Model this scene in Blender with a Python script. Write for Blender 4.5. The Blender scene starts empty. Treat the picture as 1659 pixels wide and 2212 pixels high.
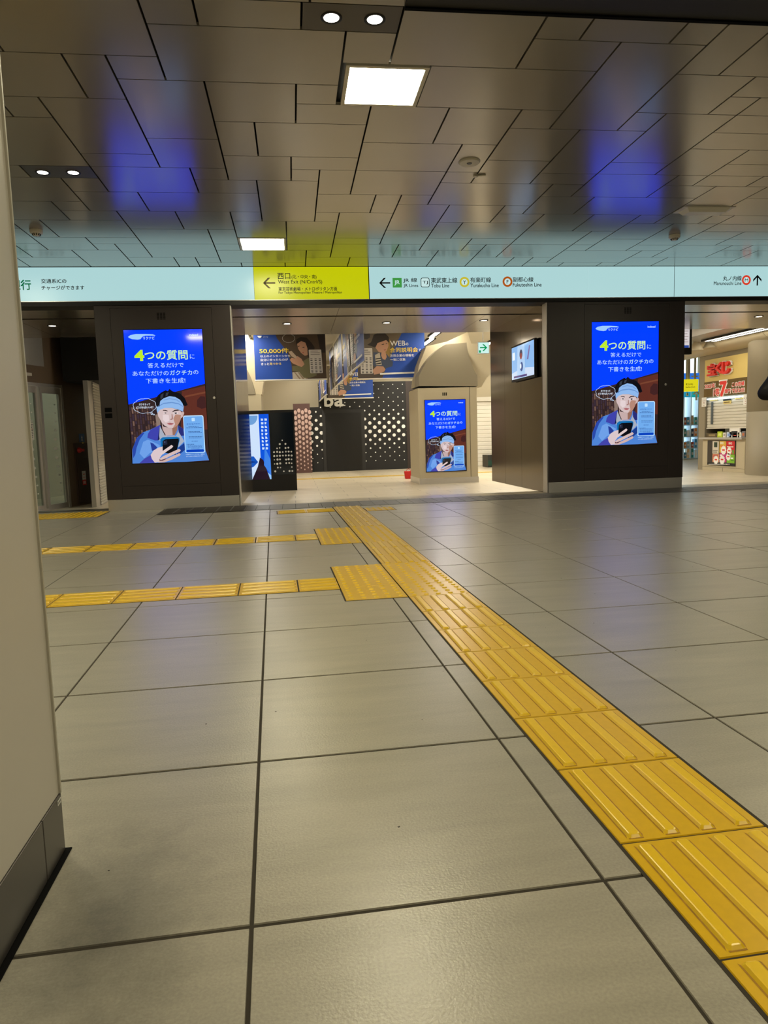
import bpy, bmesh, math, random
from mathutils import Vector, Matrix

# ---------------------------------------------------------------- camera, world, exposure
SC = bpy.context.scene
COL = SC.collection
H_EYE = 0.781
F_PX = 1538.82
R_CAM = Matrix(((0.9915403624, 0.1222176211, 0.0437099854),
                (-0.1261732985, 0.9865848457, 0.1035888069),
                (-0.0304632317, -0.1082275162, 0.9936592959)))      # columns: right, forward, up
EYE = Vector((0, 0, H_EYE))
cam_d = bpy.data.cameras.new('camera')
cam_d.sensor_fit = 'HORIZONTAL'; cam_d.sensor_width = 36.0
cam_d.lens = 36.0 * F_PX / 1659.0
cam_d.clip_start = 0.02; cam_d.clip_end = 200
cam = bpy.data.objects.new('camera', cam_d); COL.objects.link(cam)
r_, f_, u_ = R_CAM.col[0], R_CAM.col[1], R_CAM.col[2]
cam.matrix_world = Matrix(((r_.x, u_.x, -f_.x, 0), (r_.y, u_.y, -f_.y, 0), (r_.z, u_.z, -f_.z, H_EYE), (0, 0, 0, 1)))
SC.camera = cam
w = bpy.data.worlds.new('world'); SC.world = w; w.use_nodes = True
w.node_tree.nodes['Background'].inputs[0].default_value = (1.0, 0.9, 0.75, 1)
w.node_tree.nodes['Background'].inputs[1].default_value = 0.035
vs = SC.view_settings
vs.view_transform = 'Standard'; vs.look = 'None'; vs.exposure = 0.0; vs.gamma = 1.0; vs.use_curve_mapping = False

FLOOR_ROT = 0.026847      # the floor grid is turned this much against the ceiling grid
L_PANEL = 42.0            # radiance of the square ceiling lights
L_DOWN = 8.0              # radiance of the small downlights
L_LINE = 72.0             # radiance of the hall's line lights
ZC = 2.71                 # concourse ceiling
YF = 8.42                 # front of the pillars and of the sign band
ZS = 2.31                 # metal soffit behind the sign band
ZH = 2.98                 # hall ceiling

# ---------------------------------------------------------------- geometry helpers
def ray(px, py):
    return R_CAM @ Vector(((px - 829.5) / F_PX, 1.0, (1106 - py) / F_PX))
def onY(px, py, Y):
    d = ray(px, py); return EYE + d * (Y / d.y)
def onZ(px, py, z=0.0):
    d = ray(px, py); return EYE + d * ((z - H_EYE) / d.z)
def hall_z(Y):
    return -0.25 * min(max((Y - 8.8) / 2.1, 0), 1)

class Face:
    """A flat side in the place: origin, direction to the right, up, and outward normal."""
    def __init__(s, o, r, u=(0, 0, 1)):
        s.o = Vector(o); s.r = Vector(r).normalized(); s.u = Vector(u).normalized(); s.n = s.r.cross(s.u).normalized()
    def pt(s, a, b, d=0.0):
        return s.o + s.r * a + s.u * b + s.n * d
    def at(s, px, py):
        d = ray(px, py); t = (s.o - EYE).dot(s.n) / d.dot(s.n); p = EYE + d * t - s.o
        return (p.dot(s.r), p.dot(s.u))

class MB:
    def __init__(s): s.v = []; s.f = []; s.m = []; s.mats = []; s.sm = []
    def mi(s, m):
        if m not in s.mats: s.mats.append(m)
        return s.mats.index(m)
    def add(s, vs, fs, m, smooth=False):
        k = len(s.v); s.v += [tuple(p) for p in vs]; i = s.mi(m)
        for f in fs: s.f.append(tuple(k + q for q in f)); s.m.append(i); s.sm.append(smooth)
    def box(s, x0, y0, z0, x1, y1, z1, m):
        s.add([(x0, y0, z0), (x1, y0, z0), (x1, y1, z0), (x0, y1, z0), (x0, y0, z1), (x1, y0, z1), (x1, y1, z1), (x0, y1, z1)],
              [(3, 2, 1, 0), (4, 5, 6, 7), (0, 1, 5, 4), (1, 2, 6, 5), (2, 3, 7, 6), (3, 0, 4, 7)], m)
    def fbox(s, F, a0, b0, a1, b1, d0, d1, m):
        c = [F.pt(a, b, d) for d in (d0, d1) for a, b in ((a0, b0), (a1, b0), (a1, b1), (a0, b1))]
        s.add(c, [(3, 2, 1, 0), (4, 5, 6, 7), (0, 1, 5, 4), (1, 2, 6, 5), (2, 3, 7, 6), (3, 0, 4, 7)], m)
    def poly(s, F, pts, d, m, th=0.0):
        n = len(pts)
        ar = sum(pts[i][0] * pts[(i + 1) % n][1] - pts[(i + 1) % n][0] * pts[i][1] for i in range(n))
        if ar < 0: pts = pts[::-1]
        if th <= 0:
            s.add([F.pt(a, b, d) for a, b in pts], [tuple(range(n))], m)
        else:
            vs = [F.pt(a, b, d) for a, b in pts] + [F.pt(a, b, d - th) for a, b in pts]
            s.add(vs, [tuple(range(n)), tuple(range(2 * n - 1, n - 1, -1))] + [(i, n + i, n + (i + 1) % n, (i + 1) % n) for i in range(n)], m)
    def ring(s, F, a, b, r0, r1, d, m, n=40, ea=1.0):
        vs = []; fs = []
        for i in range(n):
            t = 2 * math.pi * i / n; c, q = math.cos(t) * ea, math.sin(t)
            vs += [F.pt(a + c * r1, b + q * r1, d), F.pt(a + c * r0, b + q * r0, d)]
        for i in range(n):
            j = (i + 1) % n; fs.append((2 * i, 2 * j, 2 * j + 1, 2 * i + 1))
        s.add(vs, fs, m)
    def disc(s, F, a, b, r, d, m, n=32, rb=None):
        s.poly(F, [(a + r * math.cos(2 * math.pi * i / n), b + (rb or r) * math.sin(2 * math.pi * i / n)) for i in range(n)], d, m)
    def tube(s, p0, p1, r0, m, r1=None, n=16, caps=True):
        p0, p1 = Vector(p0), Vector(p1); r1 = r0 if r1 is None else r1
        z = (p1 - p0).normalized(); x = z.orthogonal().normalized(); y = z.cross(x)
        vs = []
        for p, r in ((p0, r0), (p1, r1)):
            for i in range(n):
                t = 2 * math.pi * i / n; vs.append(p + (x * math.cos(t) + y * math.sin(t)) * r)
        s.add(vs, [(i, (i + 1) % n, n + (i + 1) % n, n + i) for i in range(n)], m, True)
        if caps: s.add(vs, [tuple(range(n))[::-1], tuple(range(n, 2 * n))], m)
    def lathe(s, c, prof, m, n=32, axis=(0, 0, 1)):
        c = Vector(c); z = Vector(axis); x = z.orthogonal().normalized(); y = z.cross(x)
        vs = []
        for r, h in prof:
            for i in range(n):
                t = 2 * math.pi * i / n; vs.append(c + z * h + (x * math.cos(t) + y * math.sin(t)) * r)
        fs = []
        for k in range(len(prof) - 1):
            for i in range(n):
                j = (i + 1) % n; fs.append((k * n + i, k * n + j, (k + 1) * n + j, (k + 1) * n + i))
        s.add(vs, fs, m, True)
        s.add(vs, [tuple(range(n))[::-1], tuple(range((len(prof) - 1) * n, len(prof) * n))], m)
    def text(s, F, txt, a0, a1, b0, b1, d, m, bold=0.0, th=0.0):
        """lettering that fills the rectangle a0..a1 x b0..b1 of a face"""
        vs, fs = glyphs(txt)
        xs = [p[0] for p in vs]; ys = [p[1] for p in vs]
        x0, x1, y0, y1 = min(xs), max(xs), min(ys), max(ys)
        q = [(a0 + (p[0] - x0) / (x1 - x0) * (a1 - a0), b0 + (p[1] - y0) / (y1 - y0) * (b1 - b0)) for p in vs]
        k = bold * (b1 - b0) / max(y1 - y0, 1e-6) * .8                # heavier weight: overlapping copies a hair apart
        for i, (ox, oy) in enumerate(((0, 0),) if bold <= 0 else ((k, k), (-k, -k), (k, -k), (-k, k))):
            s.add([F.pt(a + ox, b + oy, d + i * 0.00006) for a, b in q], fs, m)
        if th > 0:                                           # raised letters: side walls
            cnt = {}
            for f in fs:
                for i in range(len(f)):
                    e = (f[i], f[(i + 1) % len(f)]); cnt[e] = 1
            eg = [(e[0], e[1]) for e in cnt if (e[1], e[0]) not in cnt]
            n = len(q)
            for ox, oy in (((0, 0),) if bold <= 0 else ((k, k), (-k, -k), (k, -k), (-k, k))):
                s.add([F.pt(a + ox, b + oy, d) for a, b in q] + [F.pt(a + ox, b + oy, d - th) for a, b in q], [(e[0], n + e[0], n + e[1], e[1]) for e in eg], m)
    def build(s, name, parent=None, bevel=0.0, data=None):
        me = bpy.data.meshes.new(name)
        org = Vector((0, 0, 0)) if parent is None else Vector(parent['_o'])
        me.from_pydata([tuple(Vector(p) - org) for p in s.v], [], s.f)
        for m in s.mats: me.materials.append(m)
        me.polygons.foreach_set('material_index', s.m)
        me.polygons.foreach_set('use_smooth', s.sm)
        me.update()
        o = bpy.data.objects.new(name, me); COL.objects.link(o)
        if parent is not None: o.parent = parent
        if bevel > 0:
            b = o.modifiers.new('bevel', 'BEVEL'); b.width = bevel; b.segments = 2; b.limit_method = 'ANGLE'
        return o

_gl = {}
def glyphs(txt):
    k = txt
    if k not in _gl:
        c = bpy.data.curves.new('t', 'FONT'); c.body = txt; c.size = 1.0; c.resolution_u = 3
        o = bpy.data.objects.new('t', c); COL.objects.link(o)
        dg = bpy.context.evaluated_depsgraph_get()
        me = bpy.data.meshes.new_from_object(o.evaluated_get(dg))
        _gl[k] = ([tuple(v.co) for v in me.vertices], [tuple(p.vertices) for p in me.polygons])
        bpy.data.objects.remove(o); bpy.data.curves.remove(c); bpy.data.meshes.remove(me)
    return _gl[k]

def thing(name, label, cat, loc, group=None, rot=0.0):
    o = bpy.data.objects.new(name, None); COL.objects.link(o)
    o.location = loc; o.rotation_euler = (0, 0, rot); o.empty_display_size = 0.1
    o['_o'] = tuple(loc); o['label'] = label; o['category'] = cat
    if group: o['group'] = group
    return o
def tag(o, label, cat, group=None):
    o['label'] = label; o['category'] = cat
    if group: o['group'] = group
    return o
def struct(o):
    o['kind'] = 'structure'; return o

# ---------------------------------------------------------------- materials
def lin(c):
    return tuple(((x / 255) / 12.92 if x <= 10.3 else ((x / 255 + 0.055) / 1.055) ** 2.4) for x in c) + (1,)
def mat(name, rgb, rough=0.5, metal=0.0, spec=0.5, emit=None, es=1.0, sample=False):
    m = bpy.data.materials.new(name); m.use_nodes = True
    b = m.node_tree.nodes['Principled BSDF']
    b.inputs['Base Color'].default_value = lin(rgb) if max(rgb) > 1.001 else tuple(rgb) + (1,)
    b.inputs['Roughness'].default_value = rough; b.inputs['Metallic'].default_value = metal
    b.inputs['Specular IOR Level'].default_value = spec
    if emit is not None:
        b.inputs['Emission Color'].default_value = lin(emit); b.inputs['Emission Strength'].default_value = es
        m.cycles.emission_sampling = 'FRONT' if sample else 'NONE'
    return m
def nodes(m): return m.node_tree.nodes, m.node_tree.links, m.node_tree.nodes['Principled BSDF']
def noise_bump(m, scale, strength, dist=0.002, stretch=(1, 1, 1), rough_var=0.0, col_var=0.0, detail=4):
    N, L, b = nodes(m)
    tc = N.new('ShaderNodeTexCoord'); mp = N.new('ShaderNodeMapping'); mp.inputs['Scale'].default_value = stretch
    L.new(tc.outputs['Object'], mp.inputs['Vector'])
    nz = N.new('ShaderNodeTexNoise'); nz.inputs['Scale'].default_value = scale; nz.inputs['Detail'].default_value = detail
    L.new(mp.outputs[0], nz.inputs['Vector'])
    if strength:
        bp = N.new('ShaderNodeBump'); bp.inputs['Strength'].default_value = strength; bp.inputs['Distance'].default_value = dist
        L.new(nz.outputs['Fac'], bp.inputs['Height']); L.new(bp.outputs[0], b.inputs['Normal'])
    if rough_var:
        r = b.inputs['Roughness'].default_value
        mr = N.new('ShaderNodeMapRange'); mr.inputs['To Min'].default_value = r - rough_var; mr.inputs['To Max'].default_value = r + rough_var
        L.new(nz.outputs['Fac'], mr.inputs['Value']); L.new(mr.outputs[0], b.inputs['Roughness'])
    if col_var:
        c = b.inputs['Base Color'].default_value[:]
        mx = N.new('ShaderNodeMix'); mx.data_type = 'RGBA'
        mx.inputs['A'].default_value = tuple(x * (1 - col_var) for x in c[:3]) + (1,)
        mx.inputs['B'].default_value = tuple(min(1, x * (1 + col_var)) for x in c[:3]) + (1,)
        L.new(nz.outputs['Fac'], mx.inputs['Factor']); L.new(mx.outputs['Result'], b.inputs['Base Color'])
    return m

def floor_material(name, rgb, rough):
    m = mat(name, rgb, rough, spec=1.0); N, L, b = nodes(m)
    tc = N.new('ShaderNodeTexCoord')
    mp = N.new('ShaderNodeMapping'); mp.inputs['Scale'].default_value = (0.9, 5.5, 1); mp.inputs['Rotation'].default_value = (0, 0, 0.18)
    L.new(tc.outputs['Object'], mp.inputs['Vector'])
    st = N.new('ShaderNodeTexNoise'); st.inputs['Scale'].default_value = 2.6; st.inputs['Detail'].default_value = 8; st.inputs['Roughness'].default_value = 0.62
    st.inputs['Distortion'].default_value = 0.4
    L.new(mp.outputs[0], st.inputs['Vector'])
    gr = N.new('ShaderNodeTexNoise'); gr.inputs['Scale'].default_value = 200; gr.inputs['Detail'].default_value = 3
    L.new(tc.outputs['Object'], gr.inputs['Vector'])
    big = N.new('ShaderNodeTexNoise'); big.inputs['Scale'].default_value = 2.2; big.inputs['Detail'].default_value = 2
    L.new(tc.outputs['Object'], big.inputs['Vector'])
    c = lin(rgb)
    rp = N.new('ShaderNodeValToRGB'); rp.color_ramp.elements[0].position = 0.3; rp.color_ramp.elements[1].position = 0.72
    rp.color_ramp.elements[0].color = tuple(x * 0.87 for x in c[:3]) + (1,); rp.color_ramp.elements[1].color = tuple(min(1, x * 1.09) for x in c[:3]) + (1,)
    L.new(st.outputs['Fac'], rp.inputs['Fac'])
    g2 = N.new('ShaderNodeMapRange'); g2.inputs['To Min'].default_value = 0.70; g2.inputs['To Max'].default_value = 1.28
    L.new(gr.outputs['Fac'], g2.inputs['Value'])
    mu = N.new('ShaderNodeMix'); mu.data_type = 'RGBA'; mu.blend_type = 'MULTIPLY'; mu.inputs['Factor'].default_value = 1.0
    L.new(rp.outputs['Color'], mu.inputs['A']); L.new(g2.outputs[0], mu.inputs['B']);
    dm = N.new('ShaderNodeMapping'); dm.inputs['Scale'].default_value = (5.2, 2.6, 1); dm.inputs['Location'].default_value = (0.31 * 5.2, -1.13 * 2.6, 0)   # darker mottled patch beside the column foot
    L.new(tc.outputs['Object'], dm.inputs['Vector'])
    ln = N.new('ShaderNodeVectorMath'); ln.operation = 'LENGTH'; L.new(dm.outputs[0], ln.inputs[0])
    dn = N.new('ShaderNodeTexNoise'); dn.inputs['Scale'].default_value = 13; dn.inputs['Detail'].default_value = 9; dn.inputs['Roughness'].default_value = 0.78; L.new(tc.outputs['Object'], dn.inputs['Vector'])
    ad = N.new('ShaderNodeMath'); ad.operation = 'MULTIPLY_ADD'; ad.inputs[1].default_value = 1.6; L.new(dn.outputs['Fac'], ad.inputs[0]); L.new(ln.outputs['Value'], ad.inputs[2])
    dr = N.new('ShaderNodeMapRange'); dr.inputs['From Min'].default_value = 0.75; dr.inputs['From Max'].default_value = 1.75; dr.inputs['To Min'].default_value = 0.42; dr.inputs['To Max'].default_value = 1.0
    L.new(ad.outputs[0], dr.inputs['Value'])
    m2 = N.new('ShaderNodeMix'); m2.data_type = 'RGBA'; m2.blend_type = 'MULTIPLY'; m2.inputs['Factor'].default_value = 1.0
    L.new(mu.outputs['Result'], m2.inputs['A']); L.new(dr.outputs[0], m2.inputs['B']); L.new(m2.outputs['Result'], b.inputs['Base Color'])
    r2 = N.new('ShaderNodeMapRange'); r2.inputs['To Min'].default_value = rough; r2.inputs['To Max'].default_value = rough + 0.05
    L.new(big.outputs['Fac'], r2.inputs['Value']); L.new(r2.outputs[0], b.inputs['Roughness'])
    bp = N.new('ShaderNodeBump'); bp.inputs['Strength'].default_value = 0.36; bp.inputs['Distance'].default_value = 0.0012
    L.new(gr.outputs['Fac'], bp.inputs['Height']); L.new(bp.outputs[0], b.inputs['Normal'])
    return m

M = {}
M['floor'] = floor_material('beige_stone_tile', (153, 147, 131), 0.277)
M['grout'] = mat('dark_grout', (56, 51, 43), 0.9, spec=0.2)
M['hall_floor'] = mat('pale_stone_plank', (196, 184, 160), 0.32)
N, L, b = nodes(M['hall_floor'])
tc = N.new('ShaderNodeTexCoord'); bk = N.new('ShaderNodeTexBrick')
bk.inputs['Scale'].default_value = 1.0; bk.inputs['Brick Width'].default_value = 0.9; bk.inputs['Row Height'].default_value = 0.45
bk.inputs['Mortar Size'].default_value = 0.004; bk.inputs['Bias'].default_value = 0.0
bk.inputs['Color1'].default_value = lin((200, 188, 164)); bk.inputs['Color2'].default_value = lin((188, 176, 152)); bk.inputs['Mortar'].default_value = lin((92, 84, 70))
L.new(tc.outputs['Object'], bk.inputs['Vector']); L.new(bk.outputs['Color'], b.inputs['Base Color'])
M['band'] = noise_bump(mat('dark_grey_tile', (74, 72, 68), 0.45), 90, 0.1, col_var=0.15)
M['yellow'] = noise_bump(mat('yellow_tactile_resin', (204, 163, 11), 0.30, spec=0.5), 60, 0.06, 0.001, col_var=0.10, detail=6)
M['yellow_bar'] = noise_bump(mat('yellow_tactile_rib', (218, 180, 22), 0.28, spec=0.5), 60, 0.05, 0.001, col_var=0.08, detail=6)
M['grime_shade'] = noise_bump(mat('grime_shade_on_yellow', (150, 108, 12), 0.6), 90, 0.0, col_var=0.5)  # dirt tone that also paints the ribs' side shading
M['speck'] = mat('dark_speck', (40, 34, 26), 0.8)
M['ceil'] = noise_bump(mat('grey_brown_ceiling_panel', (162, 157, 149), 0.19, metal=0.42, spec=0.6), 500, 0.03, 0.0005)
M['ceil_dark'] = mat('dark_ceiling_panel', (74, 69, 63), 0.4)
M['gap'] = mat('black_gap', (9, 9, 9), 0.9, spec=0.1)
M['black'] = mat('matt_black', (16, 15, 15), 0.6)
M['pillar'] = noise_bump(mat('dark_brown_cladding', (54, 47, 45), 0.38, spec=0.4), 300, 0.02, 0.0005)
M['steel'] = noise_bump(mat('brushed_stainless_steel', (214, 210, 204), 0.34, metal=0.72), 60, 0.015, 0.001, stretch=(1, 1, 0.06), rough_var=0.05)
M['polish'] = mat('polished_stainless_steel', (120, 112, 102), 0.13, metal=1.0)
M['soffit'] = noise_bump(mat('satin_steel_soffit', (192, 184, 172), 0.20, metal=0.85), 30, 0.02, 0.001, stretch=(1, 0.1, 1))
M['cream'] = noise_bump(mat('cream_metal_cladding', (176, 170, 154), 0.42), 8, 0.0, col_var=0.03)
M['creamL'] = noise_bump(mat('cream_wall_panel', (194, 188, 176), 0.40), 3, 0.0, col_var=0.04)
M['beige'] = mat('beige_cladding', (186, 174, 146), 0.5)
M['beige2'] = mat('greyish_and_shaded_beige_cladding', (140, 130, 109), 0.5)  # shade painted on the domed column tops, plain colour elsewhere
M['skirt'] = noise_bump(mat('grey_steel_skirting', (98, 94, 90), 0.33, metal=0.7), 40, 0.05, 0.001, stretch=(1, 1, 0.1))
M['brown'] = noise_bump(mat('brown_metal_wall', (116, 98, 80), 0.45), 6, 0.0, col_var=0.12)
M['brown2'] = noise_bump(mat('dark_brown_metal', (70, 52, 42), 0.45), 20, 0.0, col_var=0.15)
M['white'] = mat('white_plastic', (225, 220, 208), 0.45)
M['offwhite'] = mat('offwhite_metal', (205, 200, 186), 0.45)
M['paper'] = mat('white_paper', (226, 224, 218), 0.7)
M['ink'] = mat('black_ink', (24, 24, 26), 0.7)
M['red'] = mat('red_plastic', (190, 28, 26), 0.4)
M['blue_print'] = mat('blue_print', (34, 84, 176), 0.4)
M['yellow_print'] = mat('yellow_print', (244, 214, 60), 0.5)
M['white_print'] = mat('white_print', (240, 240, 236), 0.5)
M['frost'] = mat('frosted_dot', (212, 216, 208), 0.6)
M['gold'] = mat('gold_board', (212, 188, 110), 0.4)
M['golddark'] = noise_bump(mat('dark_gold_board', (104, 82, 34), 0.3, metal=0.4), 5, 0.0, col_var=0.3)
M['redprint'] = mat('red_print', (222, 46, 36), 0.5)
def emis(name, rgb, s=1.0, sample=False, rough=0.06, spec=0.5):
    return mat(name, (8, 8, 8), rough, 0, spec, rgb, s, sample)
E = {}
E['sign'] = emis('pale_backlit_panel', (172, 212, 213), 1.0, True, 0.3)
E['sign_y'] = emis('yellow_backlit_panel', (194, 198, 6), 1.0, True, 0.3)
E['lamp'] = emis('lit_diffuser', (255, 245, 210), L_PANEL, True, 0.5)
E['down'] = emis('lit_downlight', (255, 246, 232), L_DOWN, True, 0.5)
E['down2'] = emis('lit_warm_downlight', (255, 226, 190), 12.0, True, 0.5)
E['line'] = emis('lit_line_lamp', (255, 246, 226), L_LINE, True, 0.5)
E['led'] = emis('white_lit_shop_panel', (214, 238, 250), 4.0, True, 0.4)
E['line2'] = emis('lit_booth_line_lamp', (255, 246, 226), 11.0, True, 0.5)
E['room'] = emis('lit_room_lamp', (236, 246, 240), 3.6, True, 0.5)
_ec = {}
def EC(r, g, b, sample=False):
    k = (r, g, b, sample)
    if k not in _ec: _ec[k] = emis('screen_colour_%d_%d_%d' % (r, g, b), (r, g, b), 1.0, sample)
    return _ec[k]
_pc = {}
def PC(r, g, b):
    k = (r, g, b)
    if k not in _pc: _pc[k] = mat('print_%d_%d_%d' % k, k, 0.45)
    return _pc[k]
def glass(name, tint, alpha, rough=0.03):
    m = bpy.data.materials.new(name); m.use_nodes = True; N, L = m.node_tree.nodes, m.node_tree.links
    N.clear(); out = N.new('ShaderNodeOutputMaterial'); mx = N.new('ShaderNodeMixShader'); lw = N.new('ShaderNodeLayerWeight'); pw = N.new('ShaderNodeMath'); pw.operation = 'POWER'; pw.inputs[1].default_value = 5.0; L.new(lw.outputs['Facing'], pw.inputs[0])
    fr = N.new('ShaderNodeMath'); fr.operation = 'MULTIPLY_ADD'; fr.inputs[1].default_value = 0.9; fr.inputs[2].default_value = 0.04; L.new(pw.outputs[0], fr.inputs[0])
    tr = N.new('ShaderNodeBsdfTransparent'); tr.inputs[0].default_value = tint + (1,)
    gl = N.new('ShaderNodeBsdfGlossy'); gl.inputs['Roughness'].default_value = rough
    L.new(fr.outputs[0], mx.inputs[0]); L.new(tr.outputs[0], mx.inputs[1]); L.new(gl.outputs[0], mx.inputs[2]); L.new(mx.outputs[0], out.inputs[0])
    return m
M['glass'] = glass('clear_door_glass', (0.80, 0.86, 0.82), 0)
# ---------------------------------------------------------------- floor
GX, GW, GY, GH = -0.07117, 0.6029, 1.09296, 0.59197          # tile grid (floor frame)
mb = MB(); j = 0.0028
mb.box(-9, -4, -0.06, 12, 8.30, -0.0025, M['grout']); mb.box(-9, 8.3, -0.06, -1.2, 8.62, -0.0025, M['grout'])
for a in range(-14, 20):
    for c in range(-8, 13):
        if c == 12 and a > -3: continue
        x0, x1 = GX + a * GW + j, GX + (a + 1) * GW - j
        y0, y1 = GY + c * GH + j * 1.5, GY + (c + 1) * GH - j * 1.5
        e = 0.0012
        mb.add([(x0, y0, -0.0035), (x1, y0, -0.0035), (x1, y1, -0.0035), (x0, y1, -0.0035),
                (x0 + e, y0 + e, 0), (x1 - e, y0 + e, 0), (x1 - e, y1 - e, 0), (x0 + e, y1 - e, 0)],
               [(4, 5, 6, 7), (0, 1, 5, 4), (1, 2, 6, 5), (2, 3, 7, 6), (3, 0, 4, 7)], M['floor'])
rn = random.Random(21)                                            # small bits of grit trodden into the tiles
for k in range(70):
    x, y, r = rn.uniform(-0.35, 3.2), 1.1 + 5.5 * rn.random() ** 1.4, rn.uniform(.0012, .0034)
    mb.add([(x + r * rn.uniform(.5, 1.3) * math.cos(t), y + r * rn.uniform(.5, 1.3) * math.sin(t), .0004) for t in (i * math.pi / 4 for i in range(8))], [tuple(range(8))], M['speck'])
fl = struct(mb.build('floor')); fl.rotation_euler = (0, 0, FLOOR_ROT)

mb = MB()                                                       # dark tiled band in front of the pillars
x = -1.47
mb.box(-1.49, 7.84, -0.01, 9.0, 8.44, 0.0012, M['grout'])
while x < 8.9:
    for k in range(4):
        y = 7.845 + k * 0.147
        mb.box(x, y, -0.005, x + 0.142, y + 0.142, 0.003, M['band'])
    x += 0.147
struct(mb.build('trim_1'))

mb = MB()                                                       # hall floor: slopes down gently, then level
mb.add([(-9, 8.43, -.001), (26, 8.43, -.001), (26, 8.8, -.001), (-9, 8.8, -.001), (26, 10.9, -0.25), (-9, 10.9, -0.25), (26, 30, -0.25), (-9, 30, -0.25)],
       [(0, 1, 2, 3), (3, 2, 4, 5), (5, 4, 6, 7)], M['hall_floor'])
mb.add([(-9, 8.43, -0.3), (26, 8.43, -0.3), (26, 30, -0.5), (-9, 30, -0.5)], [(3, 2, 1, 0)], M['grout'])
struct(mb.build('floor'))
mb = MB(); mb.box(-9, 8.62, -0.02, -2.13, 8.78, 0.006, M['skirt'])
struct(mb.build('trim_2'))

# ---------------------------------------------------------------- tactile paving
def tile_mesh(kind):
    mb = MB(); y_ = M['yellow']; s = 0.1492
    e = 0.0015
    mb.add([(-s, -s, 0.0), (s, -s, 0.0), (s, s, 0.0), (-s, s, 0.0), (-s + e, -s + e, 0.003), (s - e, -s + e, 0.003), (s - e, s - e, 0.003), (-s + e, s - e, 0.003)],
           [(4, 5, 6, 7), (0, 1, 5, 4), (1, 2, 6, 5), (2, 3, 7, 6), (3, 0, 4, 7)], y_)
    if kind == 'bar':
        for k in range(4):
            cx = -0.1125 + 0.075 * k
            w0, w1, w2, l0, l1, l2 = 0.0150, 0.0112, 0.0088, 0.139, 0.1345, 0.132
            vs = []
            for w_, l_, h in ((w0, l0, 0.003), (w1, l1, 0.0080), (w2, l2, 0.0088)):
                c = w_ * 0.35
                vs += [(cx + a, b, h) for a, b in ((-w_, -l_ + c), (-w_ + c, -l_), (w_ - c, -l_), (w_, -l_ + c), (w_, l_ - c), (w_ - c, l_), (-w_ + c, l_), (-w_, l_ - c))]
            fs = [tuple(16 + i for i in range(8))]
            for r in (0, 8):
                fs += [(r + i, r + (i + 1) % 8, r + 8 + (i + 1) % 8, r + 8 + i) for i in range(8)]
            mb.add(vs, fs, M['yellow_bar'])
            for sg in (-1, 1):                                  # dirt and painted-in side shading along the foot of each rib
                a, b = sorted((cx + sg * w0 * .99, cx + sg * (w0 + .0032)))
                mb.add([(a, -l0, .0033), (b, -l0 + .01, .0033), (b, l0 - .004, .0033), (a, l0, .0033)], [(0, 1, 2, 3)], M['grime_shade'])
            mb.add([(cx - w0, -l0 - .003, .0033), (cx + w0, -l0 - .003, .0033), (cx + w0, -l0 + .001, .0033), (cx - w0, -l0 + .001, .0033)], [(0, 1, 2, 3)], M['grime_shade'])
    else:
        for a in range(5):
            for b in range(5):
                mb.lathe((-0.12 + 0.06 * a, -0.12 + 0.06 * b, 0), [(0.0125, 0.003), (0.0105, 0.0065), (0.0075, 0.0080), (0.004, 0.0083)], M['yellow_bar'], 14)
    me_o = mb.build('proto_' + kind); me = me_o.data; bpy.data.objects.remove(me_o)
    me.name = 'tactile_' + kind
    return me
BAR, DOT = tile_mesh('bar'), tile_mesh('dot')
CF, SF = math.cos(FLOOR_ROT), math.sin(FLOOR_ROT)
def fw(x, y, z=0.0): return (CF * x - SF * y, SF * x + CF * y, z)
def strip(label, tiles, x0, y0, x1, y1, group=None, bed=True):
    """tiles: (kind, cx, cy, turn) in floor-grid coordinates; tiles cut by the end of a run are left whole"""
    o = fw((x0 + x1) / 2, (y0 + y1) / 2)
    t = thing('tactile_paving', label, 'tactile paving', o, group, FLOOR_ROT)
    if bed:
        mb = MB(); q = 0.005
        mb.box(x0 - q, y0 - q, -0.001, x1 + q, y1 + q, 0.0008, M['grout'])
        b = mb.build('joint_bed'); b.parent = t
        b.location = (-(x0 + x1) / 2, -(y0 + y1) / 2, 0)
    for k, cx, cy, turn, sx in tiles:
        p = bpy.data.objects.new('ribbed_tile' if k == 'bar' else 'dotted_tile', BAR if k == 'bar' else DOT); COL.objects.link(p)
        p.parent = t; p.location = (cx - (x0 + x1) / 2, cy - (y0 + y1) / 2, 0.0); p.rotation_euler = (0, 0, turn)
        if sx != 1: p.scale = (1, sx, 1)
    return t
P_ = 0.30232; TX, TY = 0.6085 + 0.151, 0.8821
ts = []
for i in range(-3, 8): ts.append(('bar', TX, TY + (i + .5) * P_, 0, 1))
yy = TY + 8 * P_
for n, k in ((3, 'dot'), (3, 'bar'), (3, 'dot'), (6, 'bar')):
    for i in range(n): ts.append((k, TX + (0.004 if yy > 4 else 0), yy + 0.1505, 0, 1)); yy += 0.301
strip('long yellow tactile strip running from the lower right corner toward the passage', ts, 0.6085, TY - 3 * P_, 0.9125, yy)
strip('nearer square patch of yellow dotted tactile tiles left of the long strip',
      [('dot', 0.4555, 3.309 + .15 + .3 * i, 0, 1) for i in range(3)], 0.304, 3.307, 0.6055, 4.211)
strip('farther square patch of yellow dotted tactile tiles left of the long strip',
      [('dot', 0.4575, 5.108 + .15 + .3 * i, 0, 1) for i in range(3)], 0.306, 5.106, 0.6075, 6.010)
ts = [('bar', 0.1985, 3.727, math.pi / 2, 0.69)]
for i in range(9): ts.append(('bar', 0.0915 - .1515 - i * .3035, 3.727 - .001 * i, math.pi / 2, 1))
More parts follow.
